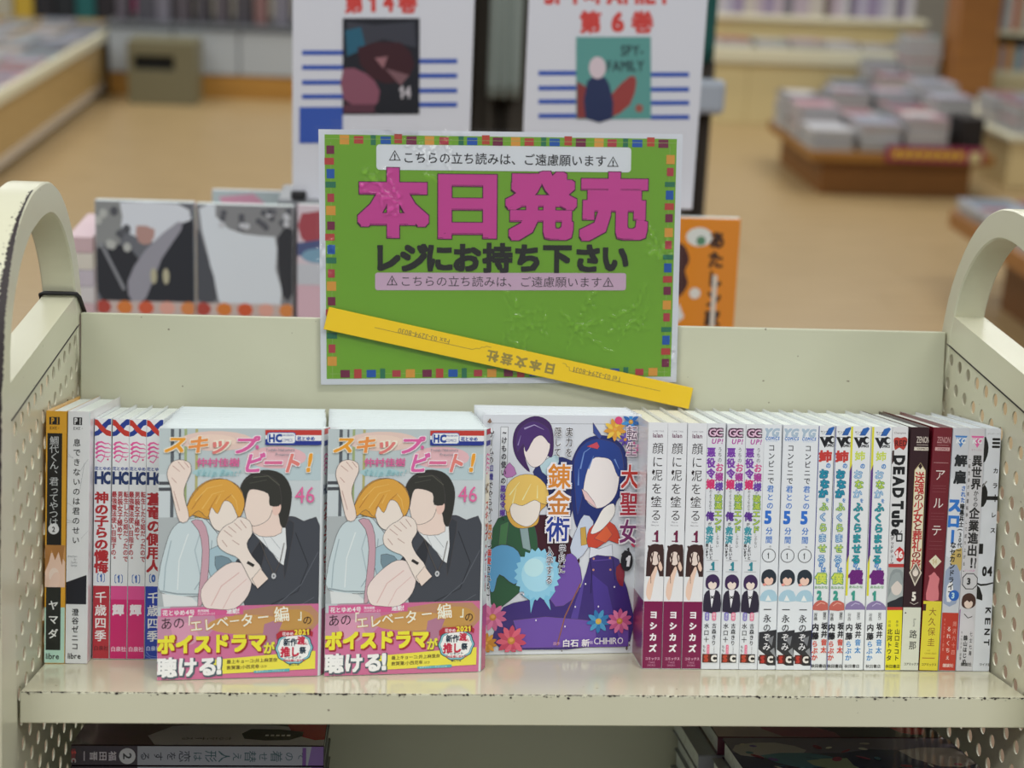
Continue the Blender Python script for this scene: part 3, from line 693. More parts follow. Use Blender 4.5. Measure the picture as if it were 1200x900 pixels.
YB = spine_book('paperback_book', .5829, .5816, Y0, .0156, .182, .128, mat('#E3E7EA', .26, 'print'), art_yc('1'), 'left spine of the pair with yellow edge and violet half disc', G1, k=K)
clone(YB, .5989, .5974, Y0, 'right spine of the pair with yellow edge and violet half disc')
def art_dead(a):
    a.rect(0, 0, 20, 218, '#D9DADD')
    a.h('Champion', 2, 7, 3, 3, '#6d5a5a').poly([(2, 14), (6, 12), (10, 13), (15, 11.5), (18, 14), (17.5, 20), (14, 27), (9, 24), (4, 27), (2.6, 20)], '#B2392f', 2).h('RED', 3.4, 19, 6.5, 8, '#5e1712', .04)
    a.poly([(.6, 28), (3, 27), (3, 40), (.6, 44)], '#3a2422'); l = a.up()
    y = 33
    for c, hh in zip('DEADTube', (18, 14, 19, 18, 15, 14, 14, 13)):
        if c == 'T': y += 2
        a.ch(c, 9, y+hh*.5*.62+2, 11.5, hh*.80, '#111114', .05, 90, fit=False) if 0 else None
        vs, fs, bx, by = glyph(c, .06)
        ww = hh*.66; kx = ww/(bx[1]-bx[0]); ky = (14 if c in 'DEATb' else 9.5)/(by[1]-by[0])
        out = [a.map(2.2 + (yv-by[0])*ky, y + (xv-bx[0])*kx, l) for xv, yv in vs]; a.b.add(out, fs, a.mt('#101013')); y += ww + 1.4
    a.rrect(8.4, 124, 16, 134, 1, '#1c1c20').rect(10, 126, 14.6, 132, '#D9DADD').line([(9, 122), (12, 125), (15, 121)], .8, '#1c1c20')
    a.v('〔デッドチューブ〕', 4, 123, 5, 4.6, '#222', .02, h=4.8)
    a.poly([(9.2, 151), (6.8, 147), (9.5, 143), (13, 139.8), (17, 143), (19, 147), (18, 154), (14, 158), (10, 156)], '#C22A2c').h('16', 7.6, 149, 9, 10, '#EFE6E4', .04)
    a.rect(0, 160, 20, 164, '#B83a36'); a.rect(0, 164, 20, 212, '#A9B0B0'); a.poly([(1, 200), (3, 172), (10, 166), (18, 170), (19, 184), (10, 180)], '#8d9698', 2).ell(11, 188, 6.5, 9, '#D9CFC8').poly([(2, 190), (5, 174), (14, 170), (18, 186), (12, 180), (7, 184)], '#9aa3a5', 2).poly([(0, 206), (10, 202), (20, 198), (20, 212), (0, 212)], '#23242a', 2)
    a.rect(0, 211, 20, 215, '#B83a36').rect(0, 214.5, 20, 286, '#E4DB25')
    a.v('作画', 4, 226, 4.4, 3.2, '#333', h=3.8).v('原作', 13, 226, 4.4, 3.2, '#333', h=3.8)
    a.v('北河トウタ', 4.6, 236, 7.8, 6.3, '#1e1d12', .03, h=7).v('山口ミコト', 13.4, 236, 7.8, 6.3, '#1e1d12', .03, h=7); a.h('秋田書店', .8, 281, 4.3, 4.4, '#3a3812', .02)
spine_book('paperback_book', .6148, .6128, Y0, .0122, .182, .128, mat('#D9DADD', .26, 'print'), art_dead, 'book with black sideways Latin lettering over a bright yellow foot', k=K)
def art_zen1(a):
    a.rect(0, 0, 24, 212, '#2E1218'); a.h('ZENON', 6.9, 14.5, 3.9, 9, '#C9BFB6', .02).rect(7.5, 20.2, 21, 20.8, '#b9afa6').rect(4.8, 23, 21.5, 27, '#D2CBBE').h('COMICS', 8, 25, 3, 2.6, '#4a2f2c', .02)
    a.poly([(6.4, 50), (13, 41), (19.5, 50), (19.5, 166), (13, 176), (6.4, 166)], '#C9B98a').poly([(7.2, 50.5), (13, 42.6), (18.8, 50.5), (18.8, 165.5), (13, 174), (7.2, 165.5)], '#E6DFC6')
    a.poly([(13, 41.5), (15.5, 45.5), (13, 49), (10.5, 45.5)], '#2E1218')
    yy = 51
    for t, c, s in (('送魂', '#B82A2a', 15), ('の', '#8a2020', 10), ('少女', '#B82A2a', 15), ('と', '#8a2020', 11), ('葬礼', '#B82A2a', 14.5), ('の', '#8a2020', 10), ('旅', '#B82A2a', 15)):
        for k in t: a.ch(k, 13, yy+s/2, 11.8, s*.94, c, .025); yy += s*.845
    a.poly([(13, 157), (20.5, 170), (13, 186), (5.5, 170)], '#DCD3C2').poly([(13, 159), (19, 170), (13, 183), (7, 170)], '#6b5f58').ell(13, 170, 3.4, 4.4, '#E8DCD2').poly([(9.4, 170), (13, 163), (16.6, 170), (13, 167)], '#CFC6BC')
    a.h('5', 9.6, 198, 9, 12, '#E9E3DA', .05); a.line([(8, 205), (13, 207.5), (18, 205)], .7, '#C9BFB6')
    a.rect(0, 211, 24, 286, '#D7DACB'); a.h('Roma', 14.5, 224, 3.6, 4, '#555', rot=90); a.v('路那', 13.6, 236, 13.2, 9.2, '#22201e', .01, h=10.4)
    a.ell(3.4, 217.5, .9, .9, '#3a2a2a').h('コアミックス', 4, 278, 3, 3.6, '#3a3a36', .03)
spine_book('paperback_book', .6264, .6268, Y0, .0140, .182, .128, mat('#33151B', .26, 'print'), art_zen1, 'dark brown spine with cream title lozenge and pale grey foot', k=K)
def art_zen2(a):
    a.rect(0, 0, 24, 204, '#6F1A28'); a.h('ZENON', 4.9, 14.5, 3.9, 9, '#B98a8c', .02).rect(5.5, 20.2, 19, 20.8, '#a97a7c').rect(3.2, 23, 20.5, 27, '#C9A0A0').h('COMICS', 6, 25, 3, 2.6, '#7a3a44', .02)
    a.line([(2.5, 41), (20, 41)], .6, '#B98a8c')
    for c, yy in (('ア', 55), ('ル', 88), ('テ', 120)): a.ch(c, 11, yy, 13, 14.5, '#E6DEDA', .0)
    for yy in (68, 71, 75, 100, 104, 107, 133, 138, 142): a.line([(3, yy), (19, yy)], .35, '#94505a')
    a.poly([(11.5, 149), (19, 156.5), (11.5, 165), (4, 156.5)], '#E2DCC2').h('14', 7.8, 157, 5.5, 8, '#C9B78c', .02)
    a.poly([(3.4, 202), (4.4, 186), (6, 176), (4.6, 174), (8, 172), (11, 169), (14.5, 173), (18, 177), (16.8, 186), (18, 202)], '#D67C84', 2)
    a.rect(0, 203.5, 24, 286, '#E0D33C').rect(.5, 207, 4, 215, '#3a1a18'); a.v('大久保', 12.2, 210, 11.8, 9.4, '#8a5a22', .0, h=10.5).ch('圭', 12.4, 252, 9.4, 10.5, '#8a5a22', .0)
    a.h('KEI', 8.4, 262, 2.4, 2.2, '#a58a22').h('OHKUBO', 5.4, 265.5, 3, 2.6, '#a58a22').line([(3, 271), (18, 271)], 1.1, '#B5802e').h('コアミックス', 2.6, 278.6, 3, 3.6, '#7a6a22', .03)
spine_book('paperback_book', .6407, .6437, Y0, .0145, .182, .128, mat('#6F1A28', .26, 'print'), art_zen2, 'wine-red spine with white lettering and yellow foot', k=K)
def kc(a, c, x0, x1):
    a.poly([(x0, 9), (x1, 9), ((x0+x1)/2, 23)], c).h('KC', x0+1.6, 15, 7, 7, '#E6EAEE', .04, shear=.15).line([(x0+1, 11.5), (x1-1, 11.5)], .5, '#E6EAEE')
def art_kai(a):
    a.rect(0, 0, 21, 286, '#C9CED6'); a.rect(0, 0, 21, 286, '#CCD0D8'); kc(a, '#4A86CC', 2.5, 17.5)
    a.poly([(.5, 60), (6, 66), (14, 58), (20, 70), (20, 140), (.5, 150)], '#DCE0E8', 2).poly([(6, 150), (19, 140), (20, 165), (12, 172)], '#C9B06a', 2).poly([(1, 168), (14, 160), (20, 180), (16, 206), (1, 206)], '#9AA8C4', 2).poly([(4, 186), (10, 180), (12, 200), (5, 204)], '#E8E8EC', 2)
    a.ch('解', 11.5, 38, 15, 14, '#20242c', .05).ch('雇', 11.5, 57.5, 15, 16, '#20242c', .05)
    a.v('された', 16.5, 67, 6.8, 5.4, '#2F6FC4', .04, h=6.6).v('暗黒兵士', 16.3, 88, 7, 5.4, '#20242c', .05, h=6.8).v('(30代)の', 16, 116, 6.0, 5.6, '#20242c', .03, h=6)
    a.v('スロー', 7, 81, 18.5, 16, '#2F78D0', .07, h=17); a.v('なセカンドライフ', 8.4, 133, 8.2, 7.0, '#20242c', .035, h=8)
    a.ell(13, 196.5, 6.2, 6.4, '#2A66C0').h('3', 9.8, 196.6, 7, 8, '#BFE0EE', .04)
    a.rect(0, 217, 21, 286, '#BF3A2C'); a.v('るれくちぇ', 9.6, 232, 8.4, 5.4, '#F0DAD4', .01, h=6.4).v('岡沢六十四', 16, 226, 8.4, 4.6, '#E5A79c', .0, h=6.4).v('キャラクター原案', 3.8, 223, 5, 2.4, '#E09a8c', h=4.4); a.h('講談社', 4.5, 279.5, 4.4, 4.6, '#F0D5CF', .02)
spine_book('paperback_book', .6556, .6585, Y0, .0129, .182, .128, mat('#C9CED6', .22, 'print'), art_kai, 'silvery spine with big blue letters and orange-red foot', k=K)
def art_isekai(a):
    a.rect(0, 0, 21, 286, '#D3D3D9'); kc(a, '#E06AA8', 2.5, 18); a.h('デラックス', 3.5, 25.5, 2.5, 2.5, '#b07a98')
    a.v('~転生者が英霊転移して成り上がる~', 2.5, 32, 8.2, 2.6, '#444', .02, h=5)
    a.v('異世界', 11.2, 31, 13.6, 12.4, '#26262a', .035, h=13.6).v('からの', 12, 72.5, 6.6, 6, '#26262a', .02, h=6.6).v('企業進出!', 11.4, 92, 14.6, 12.4, '#26262a', .035, h=14); a.ch('?', 16, 158, 6, 14, '#26262a', .05)
    a.h('マンガUP', 3, 167, 3, 3, '#D98ac0')
    a.poly([(6, 170), (15, 170), (20, 175), (20, 184), (15, 189), (6, 189), (1.6, 184), (1.6, 175)], '#44454a').poly([(6.6, 171), (14.6, 171), (19, 175.6), (19, 183.4), (14.6, 188), (6.6, 188), (2.6, 183.4), (2.6, 175.6)], '#D3D3D9').h('3', 7.0, 179.6, 8, 9, '#26262a', .05)
    a.poly([(1, 246), (2, 222), (8, 216), (15, 218), (20, 240), (17, 246)], '#D9D7DE', 2); head(a, 10.6, 203, 9.4, '#4a2e2a', '#EBD6CA'); a.line([(6, 218), (11, 223), (16, 221)], 1, '#333')
    a.v('鶴山はじめ', 9.4, 243, 7, 5.2, '#2a2a30', .03, h=6.4).v('七士七海', 15.8, 238, 7.6, 3.6, '#2a2a30', .01, h=6).v('キャラクター原案', 4.6, 238, 4.4, 2.4, '#666', h=4); a.h('講談社', 5.5, 278, 4.4, 4.6, '#333', .02)
    a.poly([(.5, 214), (1.6, 212), (1.6, 260), (.5, 262)], '#9a5aa0')
spine_book('paperback_book', .6688, .6708, Y0, .0130, .182, .128, mat('#D3D3D9', .22, 'print'), art_isekai, 'grey-white spine with pink triangle on top and heavy black vertical title', k=K)
def art_color(a):
    a.rect(0, 0, 23, 286, '#E0E5EE')
    a.h('コミック・ライド', 3.5, 6, 2.2, 2, '#666')
    for yy in (11, 15.4, 19.8): a.rrect(10, yy, 19.5, yy+2.8, 1.2, '#141418')
    a.poly([(.6, 10), (4, 14), (6, 22), (5, 32), (.6, 40)], '#141418', 2).poly([(.6, 66), (4, 66), (7.5, 74), (6.4, 86), (.6, 92)], '#141418', 2).rect(2, 79, 23, 83.5, '#141418').line([(1, 68), (6, 61.5)], 1.6, '#888')
    for c, yy in (('カ', 49), ('ラ', 66.5), ('レ', 101), ('ス', 119)): a.ch(c, 16, yy, 6.6, 7, '#141418', .03)
    a.rect(16.2, 77, 17.4, 85.5, '#141418')
    a.rect(.6, 135, 5.5, 147, '#141418'); a.h('04', 5.4, 167.5, 9.2, 13, '#141418', .05)
    a.poly([(.6, 181), (5, 182.5), (12, 182), (20, 180), (20, 181.6), (12, 184), (5, 184.8), (.6, 183)], '#141418').poly([(.6, 184), (4, 187), (7.5, 196), (7.8, 202), (.6, 200)], '#141418', 1)
    y = 214
    for c in 'KENT': a.ch(c, 15.4, y, 7, 6.2, '#141418', .03, 90, fit=True); y += 12.5
    a.line([(19.5, 150), (19.5, 195)], .3, '#8a8a90'); a.h('ワイド版', 8, 278, 3.4, 3.6, '#444', .02)
spine_book('paperback_book', .6814, .6820, Y0, .0130, .182, .120, mat('#E0E5EE', .24, 'print'), art_color, 'white spine with black bars and dots, last book at the right end', k=K)

ORN = ['first', 'second', 'third', 'fourth', 'fifth', 'sixth', 'seventh', 'eighth', 'ninth', 'tenth', 'eleventh', 'twelfth', 'thirteenth', 'fourteenth', 'fifteenth', 'sixteenth', 'seventeenth', 'eighteenth', 'nineteenth', 'twentieth', 'twenty-first', 'twenty-second', 'twenty-third', 'twenty-fourth', 'twenty-fifth', 'twenty-sixth', 'twenty-seventh', 'twenty-eighth', 'twenty-ninth', 'thirtieth']
# ------------------------------------------------------------------ front-facing piles
def facing_book(name, X, Y, w, t, h, cv, label, group=None, yaw=0, sh=0.0, art=None, spine_art=None, pg=PGY, z=0.0003):
    p = S(X, Y, z)
    root = empty(name, p, label=label, cat='book', group=group)
    root.matrix_world = Matrix.Translation(p) @ Matrix.Rotation(-TH, 4, 'X') @ Matrix.Rotation(R(yaw), 4, 'Z')
    q = .0003
    out = [(.001, t), (0, t-.0004), (0, .0004), (.001, 0)] if 0 else [(0, 0), (w, 0), (w+sh, t), (sh, t)]
    b = MB()
    rim = [(0, 0), (w*.5, 0), (w-.0012, 0), (w-.0003, .0003), (w+sh*.12, t*.12), (w+sh*.9, t*.9), (w+sh-.0005, t-.0003), (w*.5+sh, t), (sh, t)]
    ins = [(0, q), (w*.5, q), (w-.0012, q), (w-.0006, .0006), (w-q+sh*.12, t*.12), (w-q+sh*.9, t*.9), (w+sh-.0009, t-.0006), (w*.5+sh, t-q), (sh, t-q)]
    n = len(rim)
    vs = [(a, c, zz) for zz in (0, h) for a, c in rim] + [(a, c, zz) for zz in (0, h) for a, c in ins]
    fs = []
    for i in range(n-1): fs += [(i, i+1, n+i+1, n+i), (2*n+i, 3*n+i, 3*n+i+1, 2*n+i+1), (n+i, n+i+1, 3*n+i+1, 3*n+i), (i, 2*n+i, 2*n+i+1, i+1)]
    fs += [(0, n, 3*n, 2*n), (n-1, 3*n-1, 4*n-1, 2*n-1)]
    b.add(vs, fs, cv); b.build('jacket', root)
    b = MB(); g = .0006
    b.prism([(.002+sh*.1, g), (w-.0012+sh*.1, g), (w-.0012+sh*.9, t-g), (.002+sh*.9, t-g)], lambda p, tt: Vector((p[0], p[1], .001 + tt*(h-.003))), pg); b.build('page_block', root)
    if art: art(root)
    if spine_art: spine_art(root)
    return root
def clone_facing(root, X, Y, yaw, label, z=.0003):
    r = root.copy(); COL.objects.link(r); r['label'] = label
    if 'group' not in r: r['group'] = 'books'
    r.matrix_world = Matrix.Translation(S(X, Y, z)) @ Matrix.Rotation(-TH, 4, 'X') @ Matrix.Rotation(R(yaw), 4, 'Z')
    for c in [c for c in COL.objects if c.parent == root]:
        e = c.copy(); COL.objects.link(e); e.parent = r
    return r

KC = .176/763           # one pixel of the enlarged cover study
def romance_cover(root):
    a = Art(lambda u, v, l: Vector(((u-22)*KC, -l, .176-(v-102)*KC)), .2, eps=9e-6); a.clip = (22.5, 102.5, 504, 864)
    a.rect(22, 102, 505, 866, '#C9D3D6')
    # pale room with window bars
    a.rect(22, 102, 505, 240, '#BCC9CB').rect(56, 104, 66, 640, '#5a6066').rect(80, 104, 86, 640, '#646a70').rect(96, 104, 104, 380, '#9fb07c').rect(128, 104, 136, 380, '#b3b27a').rect(22, 262, 60, 272, '#4a4d52').rect(22, 280, 60, 290, '#4a4d52')
    a.rect(22, 370, 90, 640, '#AEB6B8').rect(426, 248, 500, 258, '#8f9aa0').rect(300, 180, 505, 260, '#B9CDD2')
    a.ell(190, 140, 110, 30, '#E3C9BE').ell(180, 140, 70, 20, '#EBD3C4').ell(370, 190, 90, 34, '#E4B9BE').ell(180, 235, 60, 14, '#A9CBCF')
    a.ink = (1.3, '#4a4444')
    # dark jacket mass on the right
    a.poly([(250, 500), (300, 420), (385, 380), (420, 370), (455, 385), (505, 400), (505, 720), (330, 720), (280, 640), (270, 580)], '#43474F', 3)
    a.poly([(300, 480), (340, 440), (320, 560), (290, 560)], '#2f3238', 2).poly([(395, 400), (425, 390), (415, 470), (398, 560)], '#363a41', 2).line([(430, 420), (470, 520), (440, 600), (360, 640)], 3, '#2c2f35').line([(500, 480), (450, 580), (380, 640)], 2.4, '#5d626b').line([(490, 620), (420, 660)], 2, '#5d626b')
    a.poly([(300, 410), (340, 400), (400, 405), (396, 520), (360, 480), (312, 430)], '#E3E8EA', 2).line([(330, 430), (350, 470), (380, 500)], 1.4, '#9aa4aa').line([(345, 420), (385, 470)], 1.4, '#9aa4aa')
    a.poly([(290, 380), (330, 360), (380, 360), (388, 420), (340, 432), (305, 420)], '#EFD8CC', 2)
    # dark round mass and pale oval
    a.poly([(262, 290), (280, 250), (330, 228), (385, 240), (414, 285), (414, 340), (400, 400), (385, 396), (370, 350), (300, 300)], '#30302B', 4)
    a.poly([(272, 300), (300, 285), (340, 282), (362, 312), (352, 372), (318, 396), (290, 392), (276, 350)], '#F0DCD0', 4)
    a.ell(372, 345, 13, 22, '#EBC9BC', 10)
    a.poly([(262, 330), (268, 268), (320, 240), (372, 262), (386, 330), (352, 336), (346, 300), (300, 286), (284, 300), (274, 350)], '#33332D', 3)
    a.line([(300, 250), (345, 246), (380, 275)], 3, '#55564b').line([(290, 268), (340, 258)], 2, '#4b4c42')
    # pale blouse mass on the left, scarf, knees
    a.poly([(60, 410), (90, 382), (150, 372), (180, 400), (210, 440), (236, 500), (206, 590), (120, 610), (30, 596), (26, 540), (40, 470)], '#C9D9DD', 3)
    a.line([(60, 440), (44, 520), (40, 590)], 3, '#9fb2ba').line([(110, 420), (84, 500), (80, 590)], 3, '#E4EDEF').line([(150, 400), (130, 470), (150, 560)], 3, '#a9bcc3').line([(180, 440), (175, 520), (130, 590)], 2.5, '#93a8b1').line([(30, 592), (80, 602), (140, 604), (195, 590)], 4, '#8d9ca2')
    a.poly([(35, 600), (120, 612), (150, 640), (40, 640)], '#DDE2E2').poly([(170, 470), (250, 450), (270, 480), (220, 540), (180, 560)], '#A7C3CE', 2).poly([(190, 490), (230, 495), (240, 520), (200, 540)], '#77909c', 2)
    a.poly([(118, 382), (150, 380), (170, 430), (172, 520), (160, 620), (140, 640), (146, 560), (152, 470), (140, 410)], '#C9A2AE', 2)
    a.poly([(150, 590), (190, 540), (240, 508), (285, 520), (300, 560), (290, 610), (250, 650), (190, 650), (158, 640)], '#F1DED8', 3).line([(180, 640), (210, 580), (262, 540)], 3, '#DDB8B4').line([(215, 650), (240, 600), (285, 560)], 2, '#DDB8B4')
    # orange round mass and pale oval
    a.poly([(104, 350), (120, 300), (160, 262), (210, 254), (256, 276), (276, 320), (266, 366), (240, 384), (170, 376), (130, 366)], '#D29A3C', 4)
    a.poly([(168, 340), (200, 312), (240, 320), (256, 360), (240, 402), (208, 414), (180, 396)], '#F3E3D8', 4)
    a.poly([(100, 352), (128, 296), (168, 262), (222, 256), (262, 288), (276, 330), (260, 372), (238, 330), (214, 322), (196, 360), (178, 340), (166, 372), (140, 350), (112, 370)], '#DDA545', 3)
    for q in (((130, 320), (165, 282), (210, 272)), ((150, 345), (180, 300), (215, 290)), ((235, 300), (250, 320), (256, 350)), ((190, 330), (205, 300))): a.line(q, 2.4, '#EBC46C', 1)
    for q in (((120, 345), (150, 300)), ((170, 350), (195, 305)), ((215, 320), (238, 300))): a.line(q, 2, '#A8642a', 1)
    # raised arm, joined hands
    a.poly([(46, 240), (58, 206), (84, 196), (112, 206), (116, 232), (104, 262), (96, 300), (112, 372), (84, 382), (66, 320), (58, 280)], '#F0DDD2', 3)
    for q in (((62, 214), (84, 232)), ((78, 202), (98, 226)), ((96, 202), (110, 220)), ((60, 250), (74, 266)), ((66, 290), (84, 350))): a.line(q, 1.8, '#b98f84')
    a.poly([(200, 460), (196, 430), (215, 400), (240, 386), (262, 370), (292, 384), (300, 420), (284, 452), (300, 490), (330, 530), (322, 580), (300, 570), (262, 500), (225, 480)], '#F2E2D8', 3)
    for q in (((215, 410), (240, 430)), ((228, 398), (252, 418)), ((246, 388), (268, 410)), ((264, 380), (282, 404)), ((240, 440), (262, 455)), ((210, 440), (225, 460))): a.line(q, 1.8, '#b08a80')
    a.line([(286, 508), (306, 520)], 9, '#33302e'); a.poly([(300, 560), (326, 528), (350, 560), (318, 590)], '#F0DCD0', 1)
    a.line([(322, 440), (345, 500), (366, 545)], 2, '#5b5550').line([(396, 450), (384, 510), (368, 545)], 2, '#5b5550').ell(366, 552, 7, 9, '#C9CCCF').ell(366, 552, 3, 4, '#6b6f73')
    a.ink = None
    # lettering
    a.h('スキッ', 32, 150, 66, 56, '#F7EBD8', .075, shear=.3).h('プ', 232, 152, 72, 58, '#F9E3EA', .075, shear=.3)
    a.ch('ス', 65, 150, 66, 56, '#E9A02F', .035, shear=.3).ch('キ', 131, 150, 66, 56, '#E8934a', .035, shear=.3).ch('ッ', 193, 152, 66, 56, '#DE7F7a', .035, shear=.3).ch('プ', 268, 152, 72, 58, '#DA62A0', .035, shear=.3)
    a.ell(311, 158, 5, 6, '#DA62A0')
    x = 296
    for c, cc in (('ビ', '#D964A4'), ('ー', '#DC6E98'), ('ト', '#E2827a'), ('!', '#E9A02F')):
        if c == '!': a.h('!', 456, 206, 56, 66, '#F8F0E0', .07, shear=.2).h('!', 457, 206, 56, 66, cc, .04, shear=.2)
        else: a.ch(c, x, 206, 62, 66, '#F9EBEE', .075, shear=.3).ch(c, x, 206, 62, 66, cc, .035, shear=.3)
        x += 57
    a.h('仲村佳樹', 132, 204, 32, 27, '#D7699c', .03).h('Skip Beat!', 130, 236, 22, 24, '#8FC0C6', 0, shear=.4)
    a.rect(335, 106, 505, 122, '#C23B33').rect(335, 122, 505, 134, '#E9ECEE').poly([(335, 134), (505, 134), (505, 150), (496, 152), (335, 152)], '#24358f').rrect(340, 113, 426, 148, 8, '#3d62ad').rrect(342, 115, 424, 146, 7, '#E9EDF0')
    a.rrect(426, 124, 505, 139, 4, '#E9ECEE'); a.h('HC', 344, 131, 24, 28, '#23479c', .06).h('HAKUSENSHA', 383, 122, 5, 6, '#23479c', .02).h('COMICS', 383, 137, 8, 11, '#23479c', .0).h('花とゆめ', 430, 132, 13.5, 13, '#23479c', .04)
    a.h('Yoshiki Nakamura', 336, 166, 10, 11, '#7b8a94').h('Presents', 366, 180, 10, 11, '#7b8a94')
    a.h('46', 424, 304, 54, 62, '#E06AA0', -.012)
    a.build('cover_print', root)
    # glossy paper band round the lower part
    a = Art(lambda u, v, l: Vector(((u-22)*KC, -l-.00035, .176-(v-102)*KC)), .16, eps=9e-6); a.clip = (22.5, 600, 504, 864)
    a.poly([(22, 642), (505, 640), (505, 866), (22, 866)], '#CC6F97').poly([(22, 642), (180, 642), (200, 700), (160, 742), (22, 752)], '#C58FA8').poly([(250, 660), (480, 645), (505, 700), (440, 740), (280, 742)], '#B98a6a', 2).ell(290, 700, 120, 30, '#C99A5c').ell(430, 690, 60, 34, '#C2954f').poly([(60, 700), (110, 690), (150, 740), (90, 760)], '#D79ab4', 2).poly([(340, 700), (400, 680), (370, 760), (330, 780)], '#B07a92', 1).poly([(22, 640), (60, 640), (48, 668), (22, 668)], '#BBC3C8')
    a.poly([(32, 646), (276, 644), (276, 668), (32, 672)], '#D45f93').h('花とゆめ4号', 36, 659, 17, 18, '#F7EDF1', .02).h('発売期間', 140, 655, 8.5, 8.5, '#F3DCE6', .03).h('2021/1/20~2/3', 140, 664, 7.5, 7.5, '#F3DCE6').h('連動!', 226, 657, 17, 18, '#F7EDF1', .03)
    a.h('あの', 30, 692, 37, 40, '#2a1a20', .0, rot=-2); a.ch('「', 110, 690, 32, 44, '#F9EFD6', .02)
    for i, c in enumerate('エレベーター編'):
        xx, yy, s = ((136, 700, 38), (176, 697, 40), (214, 690, 38), (250, 688, 34), (288, 686, 42), (336, 678, 38), (392, 670, 48))[i]
        a.ch(c, xx, yy, s, s*1.05, '#C98f3a', .06, -5).ch(c, xx, yy, s, s*1.05, '#FBF3DE', .015, -5)
    a.ch('」', 456, 672, 30, 40, '#F9EFD6', .03).ch('の', 470, 690, 30, 32, '#2a1a20', .0)
    for i, c in enumerate('ボイスドラマ'):
        xx = 48 + i*54; a.ch(c, xx+3, 758, 56, 62, '#9c2f34', .085).ch(c, xx, 755, 54, 60, '#E9E23A', .06)
    a.ch('が', 356, 775, 34, 38, '#7d6a1e', .07).ch('が', 355, 773, 34, 38, '#E3DC4a', .04)
    a.poly([(180, 806), (496, 786), (496, 842), (190, 850)], '#E6DC4c')
    for i, c in enumerate('聴ける'):
        xx = 50 + i*61; a.ch(c, xx+3, 828, 60, 62, '#4f5f6a', .09).ch(c, xx, 825, 60, 62, '#EEF4F6', .045)
    a.h('!', 196, 826, 62, 62, '#4f5f6a', .085).h('!', 196, 824, 60, 60, '#EEF4F6', .05)
    a.h('最上キョーコ:井上麻里奈', 228, 813, 13.6, 13, '#6a5a2a', .02, rot=-1).h('敦賀蓮:小西克幸', 228, 831, 13.6, 13, '#6a5a2a', .02, rot=-1).h('ほか', 330, 830, 10, 10, '#6a5a2a')
    a.poly([(310, 843), (418, 839), (418, 848), (310, 850)], '#58a6b4').h('公式サイト・アプリにて', 316, 845, 8, 6, '#E3EEF0')
    pts = []
    for k in range(40):
        t = 2*math.pi*k/40; m = 1 + .035*math.cos(10*t); pts.append((431+57*m*math.cos(t), 776+50*m*math.sin(t)))
    a.poly(pts, '#2f4a5a').poly([(431+(x-431)*.95, 776+(y-776)*.95) for x, y in pts], '#86c3cf').poly([(431+(x-431)*.87, 776+(y-776)*.87) for x, y in pts], '#2f4a5a').poly([(431+(x-431)*.85, 776+(y-776)*.85) for x, y in pts], '#EDF1F1')
    a.poly([(376, 732), (388, 722), (474, 718), (488, 728), (486, 742), (474, 735), (390, 740), (378, 748)], '#B2303c').h('花ゆめ', 394, 731, 11.5, 12, '#F3DDE0', .03).h('2021', 430, 727, 18, 19, '#E8D23e', .06, ol='#7a1a24')
    a.h('新作', 398, 757, 21, 24, '#2a3a48', .04).h('渡', 440, 752, 24, 26, '#C22f48', .05).h('んん', 452, 762, 10, 12, '#C22f48', .03).h('推し', 390, 787, 29, 32, '#C22f48', .055).h('祭', 447, 783, 20, 22, '#2a3a48', .05).h('プレゼント', 400, 804, 11, 9, '#2a3a48', .03).h('100名様に当たる!', 398, 814, 8.5, 8, '#C22f48', .03).h('詳しくは', 416, 827, 8, 7, '#2f4a5a', .03)
    a.build('paper_band', root)
def romance_spine(root):
    w, t, sh = .1128, .0118, .0058
    dx, dy = sh/t, 1
    def mp(u, v, l): # u 0..20 over the spine depth
        q = u/20*t; n = Vector((1, -sh/t, 0)).normalized()
        p = Vector((w + q*sh/t, q, .176 - v*kh)) + n*(l+.0001); return p
    a = Art(mp, .25, eps=9e-6); a.clip = (1.5, .5, 18.5, 283.5)
    a.rect(0, 0, 20, 284, '#DDE2E4'); a.rect(0, 0, 20, 7, '#C23B33').rect(0, 14, 20, 20, '#24358f'); swirl(a, 30); a.h('HC', 1, 70, 8, 13, '#1E3468', .05)
    a.v('スキップ・ビート!', 10, 84, 12, 13, '#B3232A', .045, h=12)
    a.rect(0, 207, 20, 284, '#C35a86'); a.build('spine_print', root)
CV1 = mat('#DCE3E5', .25, 'print')
lbl = ['front book of the %s pile, cover with pink paper band and orange and dark figures']
ORD = ['second', 'third', 'fourth', 'fifth', 'sixth', 'seventh', 'eighth', 'ninth', 'tenth', 'eleventh', 'twelfth']
